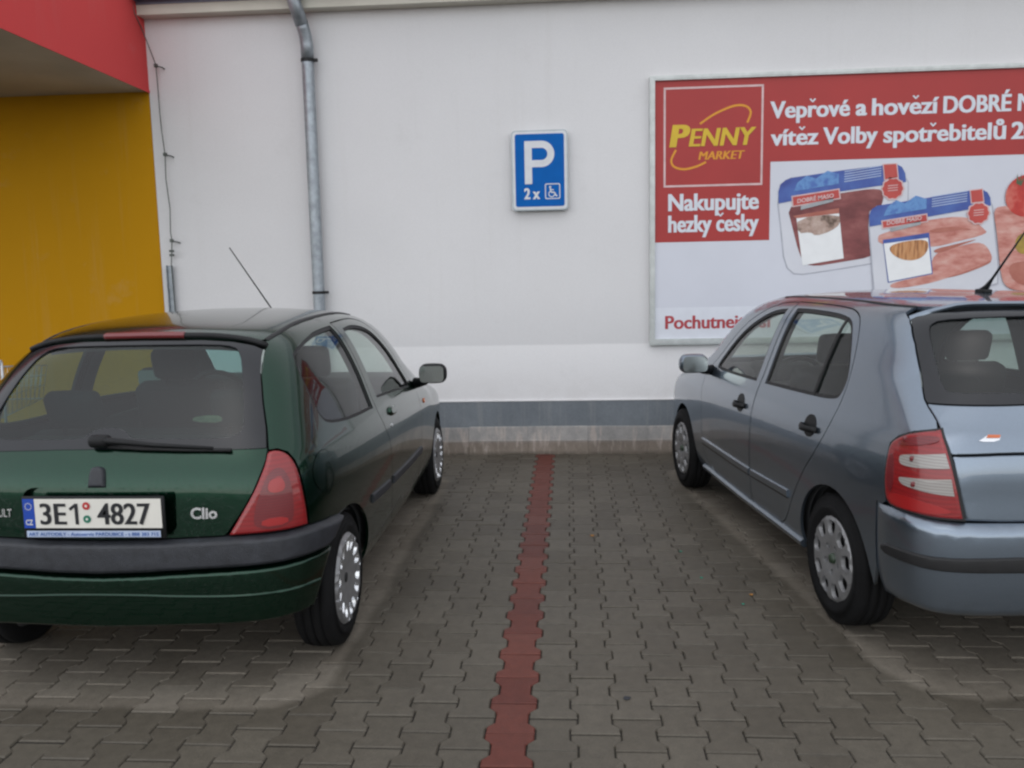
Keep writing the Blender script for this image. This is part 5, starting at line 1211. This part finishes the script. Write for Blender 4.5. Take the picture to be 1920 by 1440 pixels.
# ---------------------------------------------------------------- small things
def dirt_bit(name, x, y, size, mat, label, cat, group=None):
    q = MB(); n = 7; pts = [(size*(.6+.4*rng.rand())*math.cos(6.283*i/n), size*(.5+.4*rng.rand())*math.sin(6.283*i/n)) for i in range(n)]
    V = [(a, b, .002+.25*size*(a/size)**2) for a, b in pts]+[(a*.9, b*.9, .0045+.25*size*(a/size)**2) for a, b in pts]
    q.add(V, [tuple(range(n))[::-1], tuple(range(n, 2*n))]+[(i, (i+1) % n, (i+1) % n+n, i+n) for i in range(n)])
    o = q.build(name, mat, None, False); o.location = (x, y, .001); tag(o, label, cat, group); return o
M['leaf'] = plain('dry_leaf', (.34, .16, .04), .8, var=.3, scale=60); M['green_bit'] = plain('green_glass_bit', (.02, .22, .14), .2)
dirt_bit('fallen_leaf', .124, 4.965, .015, M['leaf'], 'small dry orange leaf right of the red paver line', 'leaf')
dirt_bit('fallen_leaf', .862, 4.02, .014, M['leaf'], 'small dry brown leaf beside the silver car rear wheel', 'leaf')
for x, y, w_ in ((.61, 4.67, 'farthest from the camera'), (.66, 4.25, 'between the other two'), (.80, 3.90, 'closest to the silver car rear wheel')):
    dirt_bit('glass_fragment', x, y, .010, M['green_bit'], 'tiny green glass fragment on the pavers, '+w_, 'fragment', 'green fragments on the paving')
dirt_bit('oil_spot', .196, 2.985, .018, plain('dark_gum', (.02, .022, .028), .6), 'small dark gum spot on a grey paver near the front', 'gum')

# shopping trolley, only its handle shows behind the green car
tr_ = empty('shopping_trolley', (-4.62, 6.55, 0), .12); tag(tr_, 'wire shopping trolley by the yellow wall behind the green car', 'trolley')
M['wiremesh'] = plain('chromed_wire', (.45, .46, .48), .35, .8)
q = MB(); q.tube([(-.27, -.42, .985), (.27, -.42, .985)], .020, 12); q.build('handle', plain('grey_trolley_handle', (.42, .42, .44), .4), tr_)
q = MB()
c0 = [(-.26, -.40, .95), (.26, -.40, .95), (.20, .42, .88), (-.20, .42, .88)]; b0 = [(-.20, -.34, .55), (.20, -.34, .55), (.16, .38, .60), (-.16, .38, .60)]
for k in range(4):
    a, b = c0[k], c0[(k+1) % 4]; e, f_ = b0[k], b0[(k+1) % 4]; q.tube([a, b], .006, 6); q.tube([e, f_], .005, 6)
    for t in np.linspace(0, 1, 10): q.tube([tuple(np.array(a)*(1-t)+np.array(b)*t), tuple(np.array(e)*(1-t)+np.array(f_)*t)], .0025, 5)
    for h_ in (.3, .6): q.tube([tuple(np.array(a)*(1-h_)+np.array(e)*h_), tuple(np.array(b)*(1-h_)+np.array(f_)*h_)], .0025, 5)
for t in np.linspace(.1, .9, 8): q.tube([tuple(np.array(b0[0])*(1-t)+np.array(b0[1])*t), tuple(np.array(b0[3])*(1-t)+np.array(b0[2])*t)], .0025, 5)
q.build('basket', M['wiremesh'], tr_)
q = MB(); q.tube([(-.18, -.40, 1.0), (-.10, -.36, 1.045), (.10, -.36, 1.045), (.18, -.40, 1.0)], .005, 6); q.build('child_seat_wire', M['wiremesh'], tr_)
q = MB()
for s in (-1, 1): q.tube([(.27*s, -.42, .985), (.25*s, -.38, .80), (.23*s, -.36, .45), (.24*s, -.34, .17), (.20*s, .40, .15)], .011, 8)
q.tube([(-.2, .40, .15), (.2, .40, .15)], .010, 8); q.build('frame', M['wiremesh'], tr_)
for (x, y) in ((-.23, -.34), (.23, -.34), (-.19, .38), (.19, .38)):
    q = MB(); q.lathe([(-.014, .02), (-.014, .058), (-.008, .062), (.008, .062), (.014, .058), (.014, .02)], 18, 'x', (x, y-.02, .063)); q.tube([(x, y-.02, .063), (x, y, .16)], .009, 6); q.build('castor', M['rubber'], tr_)
